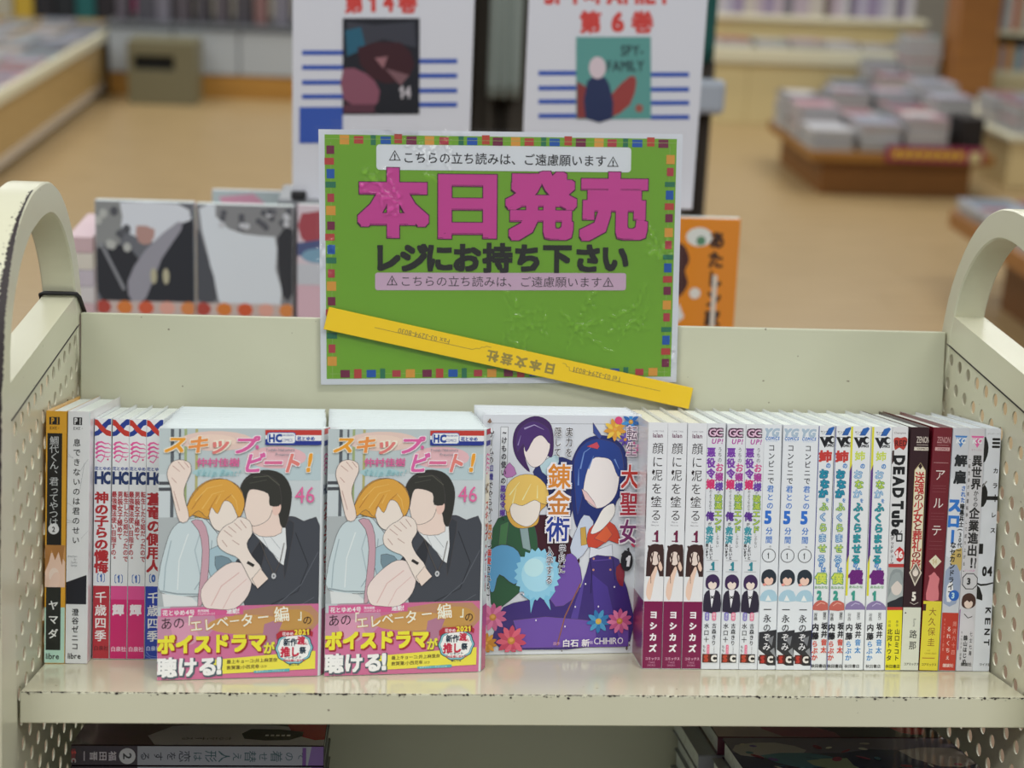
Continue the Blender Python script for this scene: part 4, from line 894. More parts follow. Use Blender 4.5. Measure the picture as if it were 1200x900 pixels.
for pile, (X, Y) in (('left', (.0871, .0296)), ('right', (.2019, .0448))):
    rt_ = facing_book('comic_volume', X, Y, .1128, .0118, .176, CV1, 'front book of the %s pink-banded pile, two figures on its cover' % pile, 'pink-banded comics in the %s pile' % pile, yaw=8.4, sh=.0058, art=romance_cover if pile == 'left' else None, spine_art=romance_spine if pile == 'left' else None)
    if pile == 'left': src = rt_
    else:
        for c in [c for c in COL.objects if c.parent == src and 'print' in c.name or (c.parent == src and 'band' in c.name)]:
            e = c.copy(); COL.objects.link(e); e.parent = rt_
    n = 10 if pile == 'left' else 9
    base = facing_book('comic_volume', 0, 0, .1128, .0118, .176, CV1, 'x', 'pink-banded comics in the %s pile' % pile)
    rr = random.Random(3 if pile == 'left' else 9)
    # each book behind turns a little less, its cover resting on the one in front
    yy = Y; yaw = 8.4
    lim = D - .0006
    first = True
    cnt = 0; xx = X + .0012
    while True:
        ny = max(.0, yaw - 1.15)
        # distance so that the new front plane clears the back plane of the one before at both ends
        back0 = yy + .0118*math.cos(R(yaw)); back1 = yy + .1128*math.sin(R(yaw)) + .0118*math.cos(R(yaw))
        yy2 = max(back0, back1 - .1128*math.sin(R(ny))) + .00045
        if yy2 + .0118*math.cos(R(ny)) + .1128*math.sin(R(ny)) > lim: break
        xx += -.0006 + rr.uniform(-.0005, .0005)
        lab = '%s book from the front of the %s pink-banded pile' % (ORD[cnt], pile)
        if first:
            base.matrix_world = Matrix.Translation(S(xx, yy2, .0003)) @ Matrix.Rotation(-TH, 4, 'X') @ Matrix.Rotation(R(ny), 4, 'Z'); base['label'] = lab + ', only its top edge showing'; first = False
        else: clone_facing(base, xx, yy2, ny, lab + ', only its top edge showing')
        yy = yy2; yaw = ny; cnt += 1

KA = .182/728
def fantasy_cover(root):
    a = Art(lambda u, v, l: Vector(((u-35)*.0002495, -l, .182-(v-78)*KA)), .2, eps=9e-6); a.clip = (36, 79, 519, 797)
    a.rect(14, 78, 520, 798, '#D5D9E0')
    a.line([(60, 104), (500, 104)], 1, '#6a6a72').rect(45, 118, 64, 660, '#E3E5E8').line([(64, 118), (64, 640)], 1, '#888').rrect(88, 114, 112, 408, 2, '#777a80').rect(89.5, 115.5, 110.5, 406.5, '#E0E3E7')
    a.ink = (1.1, '#4a3c50')
    # violet round mass at top left
    a.poly([(190, 250), (230, 215), (280, 205), (330, 250), (300, 420), (250, 380)], '#27306a', 2).poly([(210, 232), (240, 205), (268, 200), (262, 240), (232, 262)], '#B9D3DC', 2)
    a.poly([(126, 160), (140, 110), (190, 82), (236, 100), (250, 150), (246, 205), (215, 190), (165, 200), (180, 250), (140, 210)], '#44285f', 4)
    a.poly([(160, 180), (175, 140), (215, 130), (240, 165), (226, 215), (196, 236), (172, 220)], '#F0E2DE', 4).poly([(140, 190), (140, 130), (185, 96), (235, 120), (240, 165), (215, 140), (190, 150), (168, 190), (158, 165)], '#4c2f70', 3).line([(160, 120), (190, 108), (220, 122)], 5, '#A79ac6', 1).line([(142, 170), (150, 140)], 4, '#8d7db0', 1)
    a.poly([(100, 250), (118, 222), (140, 256), (110, 268)], '#B77bb4', 2)
    # maroon and green behind
    a.poly([(180, 400), (240, 380), (330, 470), (330, 560), (240, 560), (190, 470)], '#3f1420', 2)
    a.poly([(72, 420), (130, 380), (190, 400), (210, 470), (200, 560), (130, 640), (72, 650)], '#2F5A3c', 3).poly([(150, 400), (176, 400), (190, 490), (165, 480)], '#8fa6a8', 1).poly([(95, 410), (120, 400), (110, 520), (90, 480)], '#487a4c', 1)
    # yellow round mass
    a.poly([(106, 330), (115, 290), (150, 262), (195, 262), (232, 300), (236, 345), (215, 370), (205, 410), (150, 420), (118, 392)], '#D9A94a', 4)
    a.poly([(124, 340), (150, 330), (195, 330), (215, 345), (208, 390), (180, 415), (146, 405), (126, 380)], '#F3E4DA', 4)
    a.poly([(104, 350), (112, 290), (150, 260), (200, 262), (236, 300), (238, 345), (218, 345), (196, 335), (160, 352), (130, 345), (118, 372)], '#E9C468', 3)
    for q in (((120, 320), (150, 280)), ((160, 335), (185, 285)), ((205, 330), (205, 290)), ((130, 345), (140, 300))): a.line(q, 4, '#F6E6A8', 1)
        # big blue mass, pale oval, ribbon
    a.poly([(304, 250), (318, 190), (350, 150), (400, 138), (450, 156), (478, 205), (474, 300), (450, 340), (440, 380), (400, 400), (360, 430), (330, 420), (312, 350)], '#1C2C70', 4)
    a.poly([(370, 100), (398, 140), (392, 150), (372, 130)], '#3a4d94', 1).poly([(336, 260), (345, 215), (400, 200), (450, 220), (454, 290), (436, 336), (392, 360), (352, 330)], '#F5E6E4', 4)
    a.poly([(320, 300), (316, 210), (350, 160), (400, 150), (455, 175), (470, 250), (452, 262), (430, 215), (400, 205), (372, 210), (352, 260), (342, 330), (330, 380)], '#25408c', 3)
    for q in (((335, 240), (345, 190), (380, 165)), ((360, 240), (375, 200)), ((440, 210), (455, 240)), ((330, 290), (330, 240))): a.line(q, 5, '#6f8fcc', 1)
    a.poly([(352, 172), (384, 158), (392, 172), (386, 180)], '#C94a5c', 1).poly([(340, 300), (352, 332), (390, 362), (380, 340), (356, 310)], '#E6C4C4', 1)
    # orange collar and purple dress
    a.poly([(330, 420), (350, 380), (380, 400), (372, 470), (330, 520), (310, 480)], '#C6D0E2', 2).poly([(362, 440), (380, 410), (430, 400), (458, 430), (464, 470), (430, 458), (396, 480), (366, 478)], '#C8452f', 2).poly([(384, 452), (420, 412), (440, 440), (420, 466)], '#DB6038', 1)
    a.poly([(372, 478), (400, 484), (440, 470), (444, 520), (370, 520)], '#DDE0EA', 1)
    a.poly([(410, 360), (440, 345), (446, 372), (430, 400), (400, 430), (372, 436), (392, 392)], '#F7E9E4', 3).poly([(340, 420), (356, 416), (362, 470), (344, 474)], '#C9A24a', 1)
    a.poly([(110, 660), (180, 640), (280, 620), (350, 600), (372, 512), (420, 506), (462, 516), (480, 580), (500, 640), (505, 770), (110, 790), (90, 720)], '#3d2b76', 2)
    a.poly([(300, 500), (330, 510), (350, 580), (320, 640), (270, 660), (240, 600), (280, 560)], '#6f4fa6', 2).poly([(360, 560), (350, 640), (330, 760), (300, 770), (330, 650)], '#55419a').poly([(140, 700), (240, 690), (350, 700), (500, 720), (500, 786), (170, 786)], '#6d4da8', 1).poly([(380, 560), (430, 600), (470, 760), (400, 770)], '#4a3690')
    a.line([(372, 512), (380, 560), (378, 620)], 3, '#291d58').line([(444, 512), (452, 580)], 3, '#291d58').line([(345, 590), (300, 690), (278, 780)], 4, '#8f5a4c').line([(382, 520), (440, 516)], 3, '#5d469c')
    for x, y in ((384, 514), (435, 512), (384, 548), (437, 548)): a.ell(x, y, 3.4, 3.4, '#C98f7a')
    a.poly([(455, 540), (480, 530), (478, 600), (458, 580)], '#8a2436', 2)
    # light blue shaggy ball
    a.poly([(60, 500), (100, 470), (150, 490), (170, 560), (140, 590), (95, 560), (80, 610), (66, 600)], '#5FA0CC', 3)
    pts = []
    for k in range(44):
        t = 2*math.pi*k/44; m = 1 + (.10 if k % 2 else -.05); pts.append((212+66*m*math.cos(t), 560+74*m*math.sin(t)))
    a.poly([(222, 620), (240, 650), (256, 672), (250, 640), (270, 610)], '#7cc0e0', 1).poly([(160, 620), (190, 640), (194, 680), (204, 640), (220, 630)], '#7cc0e0', 1)
    a.poly(pts, '#8FCBE6').ell(212, 560, 50, 54, '#A8DAEE').ell(200, 540, 30, 28, '#BFE6F3')
    a.ink = None
    # flowers
    def flower(x, y, r, c, c2, n=11, ce='#C8873c'):
        l = a.up()
        for k in range(n):
            t = 2*math.pi*k/n + .2; u = (math.cos(t), math.sin(t)); q = (-u[1], u[0])
            p = [(x, y), (x+u[0]*r*.55+q[0]*r*.2, y+u[1]*r*.55+q[1]*r*.2), (x+u[0]*r, y+u[1]*r), (x+u[0]*r*.55-q[0]*r*.2, y+u[1]*r*.55-q[1]*r*.2)]
            a.poly(p, c if k % 2 else c2, 2)
        a.ell(x, y, r*.24, r*.24, ce).ell(x, y-r*.04, r*.14, r*.12, '#E2A65a')
    flower(78, 690, 44, '#DE7BA6', '#C9638f'); flower(60, 770, 34, '#DFA03a', '#C9862e'); flower(136, 762, 48, '#E0647c', '#C94a66'); flower(404, 706, 38, '#4a9ac8', '#2f78b4', 9, '#C9B24a'); flower(470, 706, 40, '#E07aa6', '#C65a8c')
    flower(438, 120, 36, '#E8C24c', '#D99a3c', 9, '#E0a030'); flower(486, 96, 30, '#3f8fd0', '#2c68b0', 7, '#B8903a'); flower(470, 150, 22, '#6a4fb0', '#543c98', 7); a.ell(448, 92, 12, 12, '#D9487a'); flower(494, 178, 24, '#E48ab4', '#cf6f9e', 8)
    for x, y in ((170, 620), (210, 700), (360, 590), (330, 660), (300, 720), (402, 660), (450, 600)): a.ell(x, y, 2.2, 3, '#E8E4F2')
    # lettering
    a.v('ゲームの知識でやらかし無双し溺愛される~', 60, 124, 25.4, 17, '#2a2630', .03, h=22, ol='#E9EAEE', olw=.05)
    for i, (c, cc) in enumerate(zip('ゲームの知識でやらかし無双し溺愛される~', 'nnnnvvnnnnnoonrrnnnn')):
        if cc != 'n': a.ch(c, 60, 124+25.4*(i+.5), 17, 22, {'v': '#3f3a86', 'o': '#C8742c', 'r': '#C03a34'}[cc], .035)
    a.v('~けもの使いの悪役令嬢、', 99, 118, 24.2, 17, '#2a2630', .03, h=21)
    a.v('悪役令嬢', 99, 118+24.2*7, 24.2, 17, '#5d3a9a', .04, h=21)
    a.v('隠して', 262, 112, 31, 22, '#2a2428', .01, h=29, ol='#E9EAEE', olw=.05); a.v('実力を', 297, 112, 31, 22, '#2a2428', .01, h=29, ol='#E9EAEE', olw=.04)
    for c, yy, cc, wd in (('錬', 262, '#D98a34', 72), ('金', 342, '#C9803a', 70), ('術', 422, '#2a3f94', 74)): a.ch(c, 270, yy, wd, 80, '#EDE9EE', .09).ch(c, 270, yy, wd, 80, cc, .02)
    a.ch('金', 270, 342, 70, 80, '#2a3f94', .0) if 0 else None
    a.v('学科に', 285, 468, 30, 22, '#2a2428', .01, h=29, ol='#E6E6EE', olw=.05).v('入学する', 247, 474, 29, 22, '#2a2428', .01, h=28, ol='#E6E6EE', olw=.05)
    a.v('転生', 490, 104, 50, 34, '#F0DDE6', .08, h=44).v('転生', 490, 104, 50, 34, '#4a2a50', .0, h=44)
    for c, yy, cc, s in (('大', 262, '#C4342c', 56), ('聖', 345, '#B02a3c', 56), ('女', 430, '#7a2a66', 56)): a.ch(c, 487, yy, s, 76, '#EFE6EC', .08).ch(c, 487, yy, s, 76, cc, .025)
    a.ch('、', 514, 462, 34, 34, '#C43a5c', .05)
    a.ell(486, 520, 19, 32, '#17151a').poly([(468, 500), (480, 486), (486, 500), (474, 510)], '#17151a').poly([(484, 484), (492, 478), (494, 494)], '#17151a').h('1', 480, 521, 30, 36, '#E9E6EA', .06, shear=.15)
    a.h('原作', 264, 772, 11, 11, '#E0A9B4').h('白石 新', 292, 771, 26, 24, '#EEEAF2', .03).h('漫画', 366, 770, 11, 11, '#D9CBE6').h('CHIHIRO', 390, 766, 21, 25, '#EEEAF2', .0)
    a.poly([(490, 790), (494, 782), (498, 790), (494, 797)], '#5a4a4a').poly([(500, 776), (506, 780), (500, 784)], '#5a4a4a').ell(292, 795, 2, 2, '#5a4a4a').poly([(46, 100), (54, 88), (60, 100), (54, 104)], '#8a6a5a').rect(14, 790, 500, 790.3, '#D5D9E0')
    a.build('cover_print', root)
CV2 = mat('#DCE0E6', .25, 'print')
GF = 'books in the pile with the purple-dress cover'
fb = facing_book('comic_volume', .3138, .1100, .1215, .0132, .182, CV2, 'front book with purple dress, orange lettering and flowers, third face-out pile', GF, yaw=5.6, sh=.003, art=fantasy_cover)
base = facing_book('comic_volume', .3130, .1262, .1225, .0132, .182, CV2, 'second book from the front of the purple-dress pile, only its top showing', GF, yaw=4.4)
clone_facing(base, .3122, .1426, 3.0, 'third book from the front of the purple-dress pile, only its top showing')
clone_facing(base, .3112, .1590, 1.6, 'fourth book from the front of the purple-dress pile, only its top showing')
clone_facing(base, .3108, .1752, .4, 'rearmost book of the purple-dress pile, only its top showing')

# ------------------------------------------------------------------ laminated green sign taped to the divider
def quad(P00, P10, P11, P01, u0, v0, u1, v1):
    def f(u, v, l):
        s, t = (u-u0)/(u1-u0), (v-v0)/(v1-v0)
        p = (P00*(1-s)+P10*s)*(1-t) + (P01*(1-s)+P11*s)*t
        return S(p.x, p.y-l, p.z)
    return f
YB_ = D - .0006
sgn = quad(Vector((.1812, YB_, .3984)), Vector((.4753, YB_, .4034)), Vector((.4766, YB_, .1999)), Vector((.1866, YB_, .1920)), 369, 147, 797 if 0 else 805, 458)
sign = empty('notice_sign', S(.33, D, .19), label='green laminated sale notice with big pink characters on the back divider', cat='sign')
sign_inv = Matrix.Translation(-S(.33, D, .19))
def sm_(u, v, l): return sign_inv @ sgn(u, v, l)
a = Art(sm_, .35, eps=1.4e-5)
a.rect(373, 151, 801, 454, '#DDE1EA'); a.build('paper_sheet', sign)
a = Art(sm_, .32, eps=5e-6); a.l = 16; a.heavy = True
a.rect(380, 157, 794, 447, '#79B02C', 20, 14)
cols = ['#E0A040', '#C0453f', '#2F7A5a', '#1F5CB4', '#BE4738', '#7A2348', '#E2A245', '#B8404a', '#2C7658', '#2058B8', '#C24a38', '#7A2348']
px = [401, 417.5, 434.5, 449, 463.5, 479, 500, 517, 537, 550, 566, 580, 601, 617, 634, 647, 663, 678, 699.5, 715, 731, 745, 761, 776]
for i, x in enumerate(px):
    k = i % 6; w = (11, 11, 6, 12, 9, 12)[k]; h = (11, 9, 12, 9, 11, 10)[k]
    a.rect(x-w/2+2, 163-h/2-(2 if k == 4 else 0), x+w/2+2, 163+h/2-(2 if k == 4 else 0), cols[(i) % 12])
a.line([(380, 162), (794, 162)], .5, '#9DBA6a').line([(387, 166), (387, 447)], .5, '#9DBA6a').line([(786, 166), (786, 447)], .5, '#9DBA6a').line([(384, 441), (790, 441)], .5, '#9DBA6a')
y = 175
ci = ['#7A2348', '#C0453f', '#1F5CB4', '#2F7A5a', '#B8404a', '#E0A040']
for i in range(18):
    k = i % 6; w = (9, 11, 9, 12, 8, 11)[k]; h = (10, 8, 11, 7, 10, 11)[k]
    a.rect(386-w/2 + (-.8 if k == 1 else .6), y-h/2, 386+w/2 + (-.8 if k == 1 else .6), y+h/2, ci[k]); y += (13.5, 14.6, 13, 15.5, 15, 18)[k]
y = 182
ci = ['#E0A040', '#B8404a', '#2F7A5a', '#1F5CB4', '#C0453f', '#7A2348']
for i in range(18):
    k = i % 6; w = (10, 8, 12, 9, 11, 9)[k]; h = (11, 10, 6, 11, 8, 10)[k]
    a.rect(787-w/2, y-h/2, 787+w/2, y+h/2, ci[k]); y += (15, 15, 13, 14, 14, 17.5)[k]
x = 402
for i in range(24):
    k = i % 6; w = (11, 9, 11, 6, 10, 11)[k]; h = (9, 11, 9, 12, 8, 10)[k]
    c = ['#7A2348', '#C0453f', '#1F5CB4', '#2F7A5a', '#B8404a', '#E0A040'][k]
    a.rect(x-w/2, 441-h/2, x+w/2, 441+h/2, c); x += (15, 16, 13.5, 16.5, 16.5, 20)[k]
a.rrect(440, 168, 740, 198, 4, '#E3E8EE').rrect(438, 320, 737, 341, 3, '#D3B4CC')
def warn(xc, yc, s, c, bgc):
    a.poly([(xc-s, yc+s*.85), (xc, yc-s*.95), (xc+s, yc+s*.85)], c).poly([(xc-s*.76, yc+s*.70), (xc, yc-s*.66), (xc+s*.76, yc+s*.70)], bgc).h('!', xc-s*.16, yc+s*.22, s*1.15, s*1.15, c, .04)
a.h('こちらの立ち読みは、ご遠慮願います', 470.5, 183, 14.15, 14.6, '#1b1c20', .012, rot=.4).h('こちらの立ち読みは、ご遠慮願います', 467, 330, 14.2, 13.6, '#3a3438', .0, rot=.3)
warn(461.5, 181, 7, '#1b1c20', '#E3E8EE'); warn(718.5, 185.5, 7, '#1b1c20', '#E3E8EE'); warn(458, 329.5, 6.6, '#3a3438', '#D3B4CC'); warn(715.5, 331, 6.6, '#3a3438', '#D3B4CC')
for c, xx, yy in (('本', 459.5, 237), ('日', 546.5, 238.5), ('発', 634, 239), ('売', 721, 239.5)):
    ww = 82 if c != '日' else 92
    a.ch(c, xx, yy, ww, 82, '#4a1438', .064).ch(c, xx, yy, ww, 82, '#D0489F', .052)
xs = [452, 483.5, 514, 546, 583, 619, 654, 690.5, 723]
for c, xx in zip('レジにお持ち下さい', xs): a.ch(c, xx, 302, 35, 36, '#23241f', .05)
a.build('printed_face', sign)
# lamination film: rim beyond the paper and wrinkled glossy front
random.seed(12)
scr = []
def fold(x0, y0, x1, y1, amp, wd): scr.append((x0, y0, x1, y1, amp, wd))
rr = random.Random(21)
for _ in range(75): # fine creases in the patches where the film has buckled
    cx, cy, sp = rr.choice(((440, 200, 26), (450, 235, 22), (690, 370, 40), (640, 390, 36), (770, 280, 20), (745, 385, 40), (600, 365, 30), (375, 300, 8), (790, 420, 10), (610, 455, 40), (505, 165, 40)))
    x = cx + rr.gauss(0, sp*.5); yq = cy + rr.gauss(0, sp*.5); t = rr.uniform(0, math.pi); L = rr.uniform(6, 22)
    fold(x-L*math.cos(t), yq-L*math.sin(t), x+L*math.cos(t), yq+L*math.sin(t), rr.uniform(.0005, .0010)*(1.7 if cy < 340 else .8), rr.uniform(1.0, 1.7))
NX, NY = 400, 286
hh = [[.0014 + .0003*noise.noise(Vector(((369+436*i/NX)*.012, (147+311*j/NY)*.012, 1))) for i in range(NX+1)] for j in range(NY+1)]
for x0, y0, x1, y1, am, wd in scr:
    dx, dy = x1-x0, y1-y0; pad = wd*2.5+2
    i0 = max(0, int((min(x0, x1)-pad-369)/436*NX)); i1 = min(NX, int((max(x0, x1)+pad-369)/436*NX)+1)
    j0 = max(0, int((min(y0, y1)-pad-147)/311*NY)); j1 = min(NY, int((max(y0, y1)+pad-147)/311*NY)+1)
    for j in range(j0, j1+1):
        for i in range(i0, i1+1):
            u = 369 + 436*i/NX; v = 147 + 311*j/NY
            t = min(1, max(0, ((u-x0)*dx+(v-y0)*dy)/(dx*dx+dy*dy)))
            ds = math.hypot(u-x0-dx*t + 1.6*math.sin(v*.6), v-y0-dy*t + 1.6*math.sin(u*.5))
            if ds < wd*2.5: hh[j][i] += am*math.exp(-(ds/wd)**2)
vs = [sm_(369 + 436*i/NX, 147 + 311*j/NY, max(.0011, hh[j][i])) for j in range(NY+1) for i in range(NX+1)]; fs = []
for j in range(NY):
    for i in range(NX): fs.append((j*(NX+1)+i, (j+1)*(NX+1)+i, (j+1)*(NX+1)+i+1, j*(NX+1)+i+1))
b = MB(); b.keep = 1; b.add(vs, fs, mat('#ffffff', .1, 'film'), True); b.build('clear_film', sign)
# clear tape over the top edge
b = MB(); b.keep = 1; vs = []; fs = []
for j in range(7):
    for i in range(25):
        u = 388 + 102*i/24; v = 139 + 14*j/6 + 3.5*i/24
        vs.append(sm_(u, v, .0012 + .0012*noise.noise(Vector((u*.08, v*.2, 9)))))
for j in range(6):
    for i in range(24): fs.append((j*25+i, (j+1)*25+i, (j+1)*25+i+1, j*25+i+1))
b.add(vs, fs, mat('#ffffff', .1, 'film'), True); b.build('clear_tape', sign)

# yellow plastic strip leaning across the sign
ym = mat('#DDB81E', .32)
stick = empty('yellow_strip', S(.333, D, .19), label='yellow plastic strip with small grey lettering slanting across the foot of the green notice', cat='strip')
PA, PB, PC_, PD = [Vector(p) for p in ((.1948, 0, .2568), (.4868, 0, .1985), (.4836, 0, .1815), (.1908, 0, .2392))]
def yq(u, v, l, y0=-.0068):   # u 0..440 along, v 0..27 across, in photo pixels
    s, t = u/440, v/27; p = (PA*(1-s)+PB*s)*(1-t) + (PD*(1-s)+PC_*s)*t
    return sign_inv2 @ S(p.x, D + y0 - l, p.z)
sign_inv2 = Matrix.Translation(-S(.333, D, .19))
b = MB(); e = .35
ringp = [(0, e), (e, 0), (440-e, 0), (440, e), (440, 27-e), (440-e, 27), (e, 27), (0, 27-e)]
vs = [yq(u, v, 0) for u, v in ringp] + [yq(e if u < e else (440-e if u > 440-e else u), e if v < e else (27-e if v > 27-e else v), .0003) for u, v in ringp] + [yq(u, v, -.0026) for u, v in ringp]
fs = [tuple(range(8, 16))] + [(i, (i+1) % 8, 8+(i+1) % 8, 8+i) for i in range(8)] + [(16+i, 16+(i+1) % 8, (i+1) % 8, i) for i in range(8)] + [tuple(range(16, 24))[::-1]]
b.add(vs, fs, ym); b.build('strip', stick)
a = Art(lambda u, v, l: yq(u, v, .00032+l), .45, eps=9e-6, kind='plain')
g = '#8a7a3a'
a.ch('日', 268, 15, 14, 14, g, .05, 180).ch('本', 250.5, 15, 14, 14, g, .05, 180).ch('文', 233, 15, 14, 14, g, .05, 180).ch('芸', 216, 15, 14, 14, g, .05, 180).ch('社', 199, 15, 14, 14, g, .05, 180)
a.h('Fax 03-3294-8030', 146, 9.5, 7.0, 8, g, .01, rot=180).h('Tel 03-3294-8031', 354, 9.5, 7.0, 8, g, .01, rot=180)
a.line([(57, 12), (174, 12.5), (178, 10), (182, 10), (184, 7), (187, 7), (189, 5), (195, 5)], .6, g).line([(281, 5), (285, 5), (287, 8), (290, 8), (291, 12), (296, 12.5), (402, 12.5)], .6, g)
a.build('strip_lettering', stick)

# ------------------------------------------------------------------ piles lying on the lower shelf
KB = .00066
def lying_book(name, X, Y, Z, L, Wd, t, cv, label, group=None, yaw=0, tops=None, front=None, pg=PG, rev=False):
    """a book on its side: long edge L along x, spine (front) towards the viewer at y=0"""
    root = empty(name, S(X, Y, Z), label=label, cat='book', group=group)
    root.matrix_world = Matrix.Translation(S(X, Y, Z)) @ Matrix.Rotation(-TH, 4, 'X') @ Matrix.Rotation(R(yaw), 4, 'Z')
    # spine book built upright, then laid down: its x (thickness) becomes z, its z (height) becomes x
    T = Matrix(((0, 0, 1, 0), (0, 1, 0, 0), (1, 0, 0, 0), (0, 0, 0, 1)))
    def lay(b): b.v = [tuple(T @ Vector(p)) for p in b.v]; return b
    if rev:   # fore-edge forwards
        T = Matrix.Translation((0, Wd, 0)) @ Matrix.Diagonal((1, -1, 1, 1)) @ T
    lay(jacket_mesh(t, Wd, L, cv, .002)).build('jacket', root)
    lay(MB().bevbox(.0006, t-.0006, .0014, Wd-.003, .0015, L-.0015, pg, .0003)).build('page_block', root)
    if tops: tops(root)
    if front: front(root)
    return root
def dark_spine(root):
    a = Art(lambda u, v, l: Vector((u*KB, -l, .0150 - v*KB)), .2, eps=8e-6); a.clip = (.6, .8, 275, 22)
    a.rect(0, 0, 276, 23, '#2a1420').rect(72, 0, 276, 23, '#9EA3AE').poly([(262, 0), (276, 0), (276, 23), (258, 23)], '#7a5aa0')
    a.rect(0, 4, 5, 18, '#7a1c22').ch('C', 3, 17, 6, 6, '#B9B4B4', .05, 90).ch('S', 3, 8, 6, 6, '#c43a34', .05, 90)
    for i, c in enumerate('福田晋一'): a.ch(c, 45-i*10.2, 12, 11, 9, '#C9C4CC', .02, 90)
    a.ell(61, 12, 9, 9, '#C9CCD2').ch('2', 61, 12, 13, 11, '#222', .02, 90)
    for i, c in enumerate('その着せ替え人形は恋をする'):
        big = c in '着替人形恋'; a.ch(c, 252-i*14.3, 12, 14 if big else 11, 14 if big else 11, '#34575c' if i < 9 else '#2c3038', .0, 90)
    a.rect(252, 2, 256, 22, '#6a3a8c'); a.build('spine_print', root)
def dark_cover(root):
    a = Art(lambda u, v, l: Vector((u*KB, .128 - v*KB*1.0, .0151 + l)), .12, eps=8e-6); a.clip = (1, 1, 275, 192); a.gain = 2.0
    a.rect(0, 0, 276, 194, '#2b1822').poly([(0, 120), (60, 90), (130, 80), (150, 194), (20, 194)], '#4a3440', 2).poly([(100, 120), (190, 110), (276, 140), (276, 194), (90, 194)], '#8d8c98', 2).poly([(130, 60), (250, 50), (230, 90), (150, 110)], '#6b3f58', 2).poly([(230, 110), (276, 100), (276, 170), (250, 160)], '#8a2026', 2).poly([(190, 130), (250, 140), (236, 172), (186, 168)], '#1a1218', 2)
    for i, c in enumerate('恋をする'): a.ch(c, 165-i*14, 168, 13, 15, '#3a3540', .0, 90)
    for i in range(5): a.rect(208+i*6, 152, 212+i*6, 158, '#B9B4BA')
    a.build('cover_print', root)
DJ = mat('#2b1822', .2, 'print')
GLP = 'dark books lying in the left pile on the lower shelf'
ORDT = ['topmost', 'second from the top', 'third from the top', 'fourth from the top', 'fifth from the top', 'sixth from the top', 'seventh from the top', 'eighth from the top', 'ninth from the top', 'tenth from the top', 'eleventh from the top', 'lowest']
t_ = .0152; XB = .0195
first = lying_book('paperback_book', XB, .077, ZL+.0004+11*t_, .182, .122, .0150, DJ, 'topmost book of the lying dark-jacketed pile on the lower shelf at left', GLP, front=dark_spine, tops=dark_cover)
for i in range(11):
    r = first.copy(); COL.objects.link(r); r['label'] = '%s book of the lying dark-jacketed pile on the lower shelf at left' % ORDT[i+1]
    r.matrix_world = Matrix.Translation(S(XB + (.0006*math.sin(i*2.1)), .077, ZL+.0004+(10-i)*t_)) @ Matrix.Rotation(-TH, 4, 'X')
    for c in [c for c in COL.objects if c.parent == first]:
        if 'cover' in c.name: continue
        e = c.copy(); COL.objects.link(e); e.parent = r
def pastel_cover(root):
    a = Art(lambda u, v, l: Vector((u*KB, .128 - v*KB, .0151 + l)), .12, eps=8e-6); a.clip = (1, 1, 275, 192); a.gain = 2.0
    a.rect(0, 0, 276, 194, '#2a2a44').rect(0, 0, 276, 60, '#5d5662').poly([(10, 30), (60, 20), (90, 50), (60, 80), (8, 70)], '#8d8a86', 2).poly([(30, 70), (90, 60), (120, 90), (70, 120)], '#3f6672', 2).poly([(80, 90), (130, 80), (150, 110), (100, 120)], '#7c8a72', 2).poly([(130, 60), (210, 50), (230, 120), (150, 150)], '#1f2442', 2).poly([(200, 50), (270, 40), (276, 100), (230, 110)], '#8a8078', 2).poly([(0, 120), (80, 130), (60, 194), (0, 194)], '#4a3d78', 2).poly([(200, 130), (276, 120), (276, 194), (190, 194)], '#6d5a64', 2)
    rr = random.Random(8)
    for i in range(34): a.ell(rr.uniform(5, 270), rr.uniform(20, 190), rr.uniform(4, 11), rr.uniform(2, 6), rr.choice(('#9a9488', '#7d3a4a', '#55487a', '#B5AC9C', '#3a5a66', '#6d2436')), rr.uniform(0, 180), 8)
    a.build('cover_print', root)
def maroon_cover(root):
    a = Art(lambda u, v, l: Vector((u*KB, .128 - v*KB, .0151 + l)), .12, eps=8e-6); a.clip = (1, 1, 275, 192); a.gain = 2.0
    a.rect(0, 0, 276, 194, '#3d1c28').poly([(0, 120), (70, 140), (120, 194), (0, 194)], '#8a7a78', 2).poly([(60, 130), (130, 150), (150, 194), (80, 190)], '#7a3a48', 2).poly([(180, 110), (276, 120), (276, 194), (170, 190)], '#2a2420', 2).poly([(225, 130), (262, 140), (255, 180), (228, 170)], '#8a1f1c', 2).poly([(90, 120), (170, 110), (150, 150)], '#9a8a8c', 2)
    a.build('cover_print', root)
GRP = 'books lying in the right pile on the lower shelf'
PJ = mat('#8F9298', .3, 'print')
Z0 = ZL + .0004; XR = .4985
